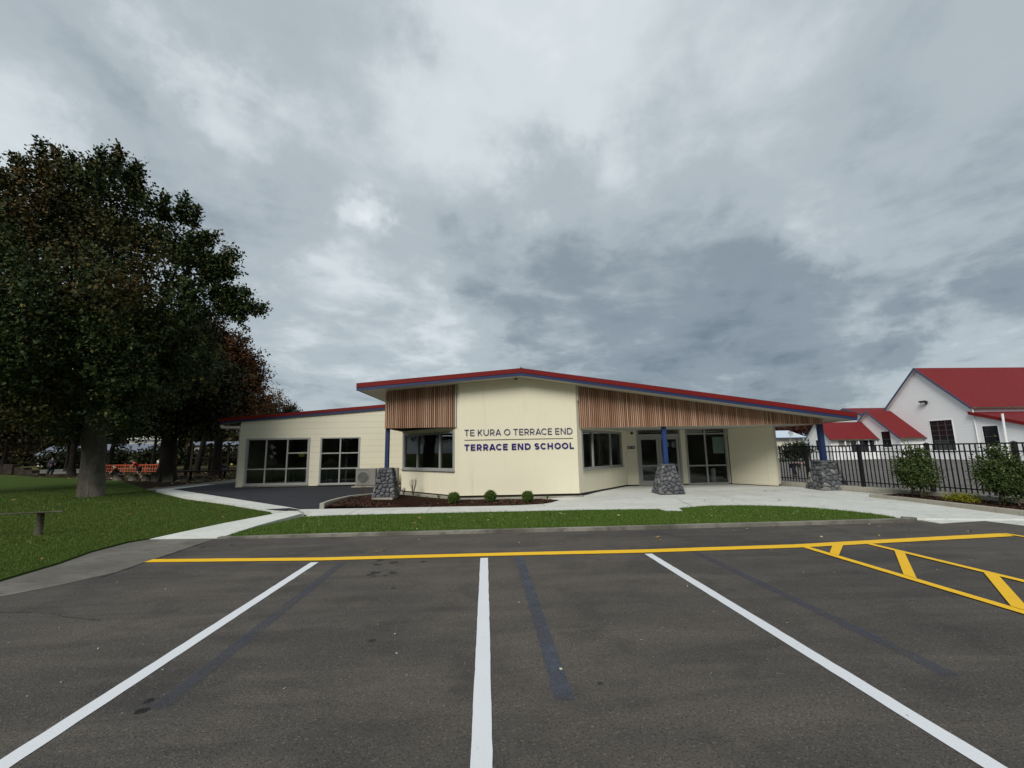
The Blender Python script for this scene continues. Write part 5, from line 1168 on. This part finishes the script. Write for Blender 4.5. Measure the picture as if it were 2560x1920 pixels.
flat = lambda z: (lambda x, y: np.full(x.shape, z))
scatter('grass', ISL, flat(.055), 2600, .034, .0045, 1, M['blade'])
def edge(x, y, g): return np.ones(x.shape, bool)
scatter('grass', LAWN, flat(.028), 1900, .025, .0045, 2, M['blade_dull'], extent=(-13, -5.5, 4, 15), mask=lambda x, y, g: (x+y*.35 > -9.5) | (g.random(x.shape) < .5))
scatter('grass', LAWN, flat(.028), 420, .032, .008, 3, M['blade_dull'], extent=(-24, -8, 9, 27))
scatter('clover', ISL, flat(.085), 14, .008, .007, 4, M['clover'], 'chip', mask=lambda x, y, g: np.sin(x*1.1+1)+np.sin(y*3+x)*.6 > -.2)
scatter('mulch', BED, lambda x, y: .055+np.clip(-x-2.6, 0, 1.6)*.045, 1500, .028, .009, 5, M['mulch'], 'chip')
scatter('mulch', BEDR, flat(.145), 1300, .028, .009, 6, M['mulch'], 'chip', extent=(11.3, 12.9, 7, 12.6))
scatter('fallen_leaves', LAWN, flat(.06), .45, .030, .018, 7, M['fallen'], 'chip', extent=(-26, -6, 4, 24))
scatter('fallen_leaves', ISL, flat(.09), .5, .03, .018, 8, M['fallen'], 'chip')
scatter('fallen_leaves', [(-6, 7.4), (9, 7.4), (9, 8.7), (-5.2, 8.95)], flat(.006), 1.6, .022, .014, 9, M['fallen'], 'chip')
scatter('fallen_leaves', [(3, 12), (10.5, 11.8), (10.8, 15), (3.2, 15)], flat(.085), .5, .03, .016, 10, M['mulch'], 'chip')
scatter('pebbles', [(-6.2, 1.2), (7, 1.2), (9, 7), (-5.2, 7)], flat(.004), 1.6, .006, .005, 11, M['clover'], 'chip')
scatter('fallen_leaves', [(-17.6, 23.6), (-25.5, 32.7), (-43, 44.2), (-40, 52), (-15, 50), (-14.5, 24)], flat(.03), 3.0, .045, .03, 12, M['fallen'], 'chip')

# ================================================================== TIMBER AND PLAY THINGS ON THE LEFT
t = empty('low_rail', (-9.4, 10.0, .03), 0, 'low weathered timber rail on a stump post on the left lawn', 'rail')
I = Matrix.Translation((9.4, -10.0, -.03))
o = MB().hexa([(-8.95, 9.96, .50), (-8.95, 10.03, .50), (-13.6, 9.47, .44), (-13.6, 9.40, .44)], [(-8.95, 9.96, .53), (-8.95, 10.03, .53), (-13.6, 9.47, .47), (-13.6, 9.40, .47)]).build('rail', M['oldwood'], t, False, .01); o.matrix_parent_inverse = I
o = MB().tube([(-9.42, 10.0, .0), (-9.40, 10.0, .25), (-9.40, 9.99, .49)], [.07, .062, .06], 10).build('post', M['oldwood'], t, True); o.matrix_parent_inverse = I
o = MB().tube([(-12.8, 9.55, .0), (-12.8, 9.53, .45)], [.085, .078], 10).build('post', M['oldwood'], t, True); o.matrix_parent_inverse = I
gs = 'tree stump seats under the trees'
for k, (x, y, rr, h, lb) in enumerate([(-27.0, 34.0, .30, .42, 'leftmost stump seat behind the big grey trunk'), (-25.4, 33.3, .28, .45, 'second stump seat from the left under the trees'), (-23.7, 32.2, .27, .46, 'third stump seat from the left, before the broad trunk'), (-22.2, 31.0, .24, .52, 'tall stump seat right of the broad trunk'), (-20.9, 30.2, .26, .48, 'stump seat below the left end of the platform'), (-19.7, 29.9, .22, .40, 'second stump seat from the right near the grey path'), (-18.6, 29.7, .24, .36, 'rightmost stump seat nearest the grey path')]):
    r = random.Random(k); mb = MB().tube([(0, 0, 0), (0, 0, h*.5), (r.uniform(-.02, .02), 0, h)], [rr*1.08, rr, rr*.97], 12, 0, True, None, .05, r)
    o = mb.build('stump_seat', M['oldwood'], None, True); o.location = (x, y, .01); tag(o, lb, 'stump', gs)
t = empty('timber_platform', (-20.6, 33.4, 0), .18, 'low dark timber platform running behind the stump seats', 'platform')
MB().box(-3.2, 3.8, -.5, .5, .52, .60).build('deck', M['darkwood'], t)
for x in (-3, -1, 1.2, 3.5):
    for y in (-.4, .4): MB().box(x-.06, x+.06, y-.06, y+.06, 0, .52).build('leg', M['darkwood'], t)
t = empty('climbing_frame', (-25.0, 44.0, 0), .1, 'dark timber climbing frame with rails left of the school', 'play frame')
for x in (-3.2, -1.6, 0, 1.8, 3.6): MB().box(x-.09, x+.09, -.09, .09, 0, 2.9).build('post', M['darkwood'], t)
for z in (.75, 1.5, 2.1, 2.6): MB().box(-3.3, 3.7, -.05, .05, z-.06, z+.06).build('rail', M['darkwood'], t)
MB().box(-3.3, 3.7, .1, 1.6, 1.28, 1.40).build('deck', M['darkwood'], t)
MB().box(-1.5, -.1, .12, .2, .1, .9).build('panel', M['cl_navy'], t)
ob = MB().lathe([(.001, .62), (.08, .63), (.12, .72), (.08, .82), (.001, .83)], 12).build('play_ball', M['yellow_shade'], None, True); ob.location = (-24.4, 43.6, .1); tag(ob, 'small yellow play piece on the climbing frame', 'toy')
t = empty('orange_barrier', (-33.5, 44, 0), 0, 'orange plastic netting barrier strung behind the stump seats', 'barrier')
nt = MB(); A0, A1 = Vector((-4.6, 2.2, 0)), Vector((4.4, -2.0, 0)); n = 26
for i in range(n+1):
    p = A0.lerp(A1, i/n); sag = .06*math.sin(i*.9)
    nt.box(p.x-.022, p.x+.022, p.y-.006, p.y+.006, .34, .95+sag*.3)
for z in (.34, .62, .93, .97):
    d_ = (A1-A0).normalized(); X = Matrix(((d_.x, -d_.y, 0, A0.x), (d_.y, d_.x, 0, A0.y), (0, 0, 1, z), (0, 0, 0, 1))); nt.box(0, (A1-A0).length, -.004, .004, -.02, .02, 0, X)
nt.build('netting', M['orange_net'], t)
for i in (0, .33, .66, 1): p = A0.lerp(A1, i); MB().tube([(p.x, p.y+.03, 0), (p.x, p.y+.03, 1.15)], .03, 6).build('stake', M['orange_net'], t)
gb = 'stepped timber sleepers on the lawn edge'
for k, (x, y, w, h, lb) in enumerate([(-59.5, 57.5, 3.2, .85, 'leftmost dark timber sleeper block at the frame edge'), (-55.4, 54.6, 3.2, 1.15, 'tallest dark timber sleeper block'), (-51.3, 51.8, 3.0, .80, 'third dark sleeper block stepping down'), (-48.0, 49.3, 2.8, .55, 'fourth low sleeper block left of navy figure'), (-45.4, 47.3, 2.4, .25, 'lowest sleeper next to the navy figure')]):
    o = MB().box(-w/2, w/2, -.3, .3, 0, h).build('sleeper_block', M['darkwood'], None, False, .04); o.location = (x, y, 0); o.rotation_euler = (0, 0, -.55); tag(o, lb, 'sleeper', gb)

# ================================================================== PEOPLE (small figures)
def skin_obj(name, joints, edges, mat, parent, sub=1):
    me = bpy.data.meshes.new(name); me.from_pydata([j[:3] for j in joints], edges, []); o = bpy.data.objects.new(name, me); put(o, parent)
    me.materials.append(mat); s = o.modifiers.new('skin', 'SKIN'); s.use_smooth_shade = True
    if not me.skin_vertices: 
        bpy.context.view_layer.objects.active = o
    lay = me.skin_vertices[0].data
    for i, j in enumerate(joints): r_ = j[3] if isinstance(j[3], tuple) else (j[3], j[3]); lay[i].radius = r_
    lay[0].use_root = True
    if sub: m = o.modifiers.new('sub', 'SUBSURF'); m.levels = sub; m.render_levels = sub
    return o
def person(loc, rz, label, J, mats, scale=1.0, hair=.6, group=None):
    """J: joint positions: pelvis, chest, neck, head, (l/r) shoulder elbow hand hip knee ankle toe"""
    T = empty('person', loc, rz, label, 'person', group); T.scale = (scale,)*3
    names = ['pelvis', 'chest', 'neck', 'head', 'lsh', 'lel', 'lha', 'rsh', 'rel', 'rha', 'lhip', 'lkn', 'lan', 'lto', 'rhip', 'rkn', 'ran', 'rto']
    R = dict(pelvis=(.13, .10), chest=(.15, .10), neck=(.05, .05), head=(.085, .095), lsh=.055, lel=.04, lha=.035, rsh=.055, rel=.04, rha=.035, lhip=.085, lkn=.055, lan=.038, lto=.035, rhip=.085, rkn=.055, ran=.038, rto=.035)
    E_ = [('pelvis', 'chest'), ('chest', 'neck'), ('neck', 'head'), ('chest', 'lsh'), ('lsh', 'lel'), ('lel', 'lha'), ('chest', 'rsh'), ('rsh', 'rel'), ('rel', 'rha'), ('pelvis', 'lhip'), ('lhip', 'lkn'), ('lkn', 'lan'), ('lan', 'lto'), ('pelvis', 'rhip'), ('rhip', 'rkn'), ('rkn', 'ran'), ('ran', 'rto')]
    skin_obj('body', [(*J[n], R[n]) for n in names], [(names.index(a_), names.index(b_)) for a_, b_ in E_], mats['skin'], T)
    up = ['chest', 'pelvis', 'lsh', 'lel', 'rsh', 'rel']; rr = dict(chest=(.175, .125), pelvis=(.15, .125), lsh=.075, lel=.058, rsh=.075, rel=.058)
    el = [(0, 1), (0, 2), (2, 3), (0, 4), (4, 5)]
    if mats.get('sleeve', 1) == 1:
        js = [(*J[n], rr[n]) for n in up]
        for a_, b_ in ((2, 3), (4, 5)):
            sh, e2 = Vector(J[up[a_]]), Vector(J[up[b_]])
            if mats.get('short'): js[b_] = (*sh.lerp(e2, .6), .06)
    fat = mats.get('fat', 1.0); js = [(*j[:3], tuple(q*fat for q in j[3]) if isinstance(j[3], tuple) else j[3]*(1+(fat-1)*.5)) for j in js]
    skin_obj('top', js, el, mats['top'], T)
    lo_ = [('pelvis', (.150, .125)), ('lhip', .105), ('lkn', .075), ('rhip', .105), ('rkn', .075)]
    js = [(*J[n], r_) for n, r_ in lo_]; ed = [(0, 1), (1, 2), (0, 3), (3, 4)]
    if mats.get('shorts'):
        for a_, b_ in ((1, 2), (3, 4)): js[b_] = (*Vector(js[a_][:3]).lerp(Vector(js[b_][:3]), .75), .085)
    else:
        js += [(*J['lan'], .055), (*J['ran'], .055)]; ed += [(2, 5), (4, 6)]
    js = [(*j[:3], tuple(q*fat for q in j[3]) if isinstance(j[3], tuple) else j[3]*fat) for j in js]
    skin_obj('trousers' if not mats.get('shorts') else 'shorts', js, ed, mats['bottom'], T)
    h = Vector(J['head']); n = Vector(J['neck']); d = (h-n).normalized()
    skin_obj('hair', [(*(h+d*.035), (.105, .11)), (*(h+Vector((0, .05, -.03))), .085)], [(0, 1)], mats['hair'], T)
    for s in 'lr':
        a_, b_ = Vector(J[s+'an']), Vector(J[s+'to']); skin_obj('shoe', [(*(a_+Vector((0, 0, -.02))), .048), (*b_, .045)], [(0, 1)], mats['shoe'], T)
    return T
STAND = dict(pelvis=(0, 0, .95), chest=(0, .0, 1.32), neck=(0, 0, 1.52), head=(0, -.01, 1.67), lsh=(-.20, 0, 1.42), lel=(-.27, .03, 1.14), lha=(-.27, -.06, .88), rsh=(.20, 0, 1.42), rel=(.29, .02, 1.15), rha=(.33, -.04, .90), lhip=(-.09, 0, .90), lkn=(-.10, -.06, .50), lan=(-.10, .06, .09), lto=(-.10, -.08, .05), rhip=(.09, 0, .90), rkn=(.12, .06, .50), ran=(.12, .20, .12), rto=(.12, .08, .05))
base = dict(skin=M['skin'], hair=M['hair'], shoe=M['shoe'])
person((-43.4, 46.5, 0), PI, 'person in navy top and dark trousers walking away at far left', STAND, dict(base, top=M['cl_navy'], bottom=M['cl_dark'], shoe=M['cl_dark'], fat=1.55), 1.08)
RUN = dict(pelvis=(0, 0, .80), chest=(-.24, 0, 1.10), neck=(-.40, 0, 1.23), head=(-.52, 0, 1.32), lsh=(-.26, -.17, 1.16), lel=(-.42, -.20, .94), lha=(-.58, -.16, .86), rsh=(-.26, .17, 1.16), rel=(-.38, .2, .92), rha=(-.52, .17, .80), lhip=(0, -.09, .76), lkn=(-.08, -.11, .42), lan=(.22, -.11, .18), lto=(.12, -.11, .06), rhip=(0, .09, .76), rkn=(.10, .10, .44), ran=(.38, .10, .22), rto=(.40, .10, .08))
person((-27.3, 36.25, 0), .6, 'person in red top and dark shorts leaning forward over the stumps', RUN, dict(base, top=M['cl_red'], bottom=M['cl_navy'], short=1, shorts=1), 1.05)
CROUCH = dict(pelvis=(0, 0, .32), chest=(-.12, 0, .62), neck=(-.22, 0, .76), head=(-.30, 0, .86), lsh=(-.14, -.16, .66), lel=(-.3, -.2, .46), lha=(-.42, -.12, .34), rsh=(-.14, .16, .66), rel=(-.3, .2, .46), rha=(-.42, .12, .34), lhip=(0, -.10, .30), lkn=(-.36, -.14, .46), lan=(-.20, -.14, .08), lto=(-.34, -.14, .05), rhip=(0, .10, .30), rkn=(-.36, .14, .46), ran=(-.20, .14, .08), rto=(-.34, .14, .05))
person((-28.95, 36.4, 0), .6, 'person in rust brown top crouching left of the red figure', CROUCH, dict(base, top=M['cl_brown'], bottom=M['cl_dark']), 1.25)
BEND = dict(pelvis=(0, 0, .62), chest=(.26, 0, .70), neck=(.42, 0, .70), head=(.53, 0, .66), lsh=(.28, -.13, .68), lel=(.33, -.15, .48), lha=(.30, -.12, .34), rsh=(.28, .13, .68), rel=(.33, .15, .48), rha=(.32, .12, .33), lhip=(0, -.07, .60), lkn=(.05, -.08, .32), lan=(-.02, -.08, .07), lto=(.10, -.08, .04), rhip=(0, .07, .60), rkn=(.10, .10, .32), ran=(.16, .10, .07), rto=(.28, .10, .04))
person((16.25, 22.4, -.02), -.5, 'person in black clothes bending over behind the black fence', BEND, dict(base, top=M['cl_dark'], bottom=M['cl_dark'], shoe=M['cl_dark']), 1.0)
gk = 'people far beyond the orange netting'
person((-42.5, 59.5, 0), 0, 'distant person in white and dark right of the red figure', STAND, dict(base, top=M['white_plastic'], bottom=M['cl_dark']), .85, group=gk)
person((-40.2, 59, 0), .5, 'distant person in pale top left of the broad trunk', STAND, dict(base, top=M['weather_plain'], bottom=M['cl_dark']), .82, group=gk)
for o in list(SC.objects):
    if o.name.startswith('crown') or o.name.startswith('foliage'): pass
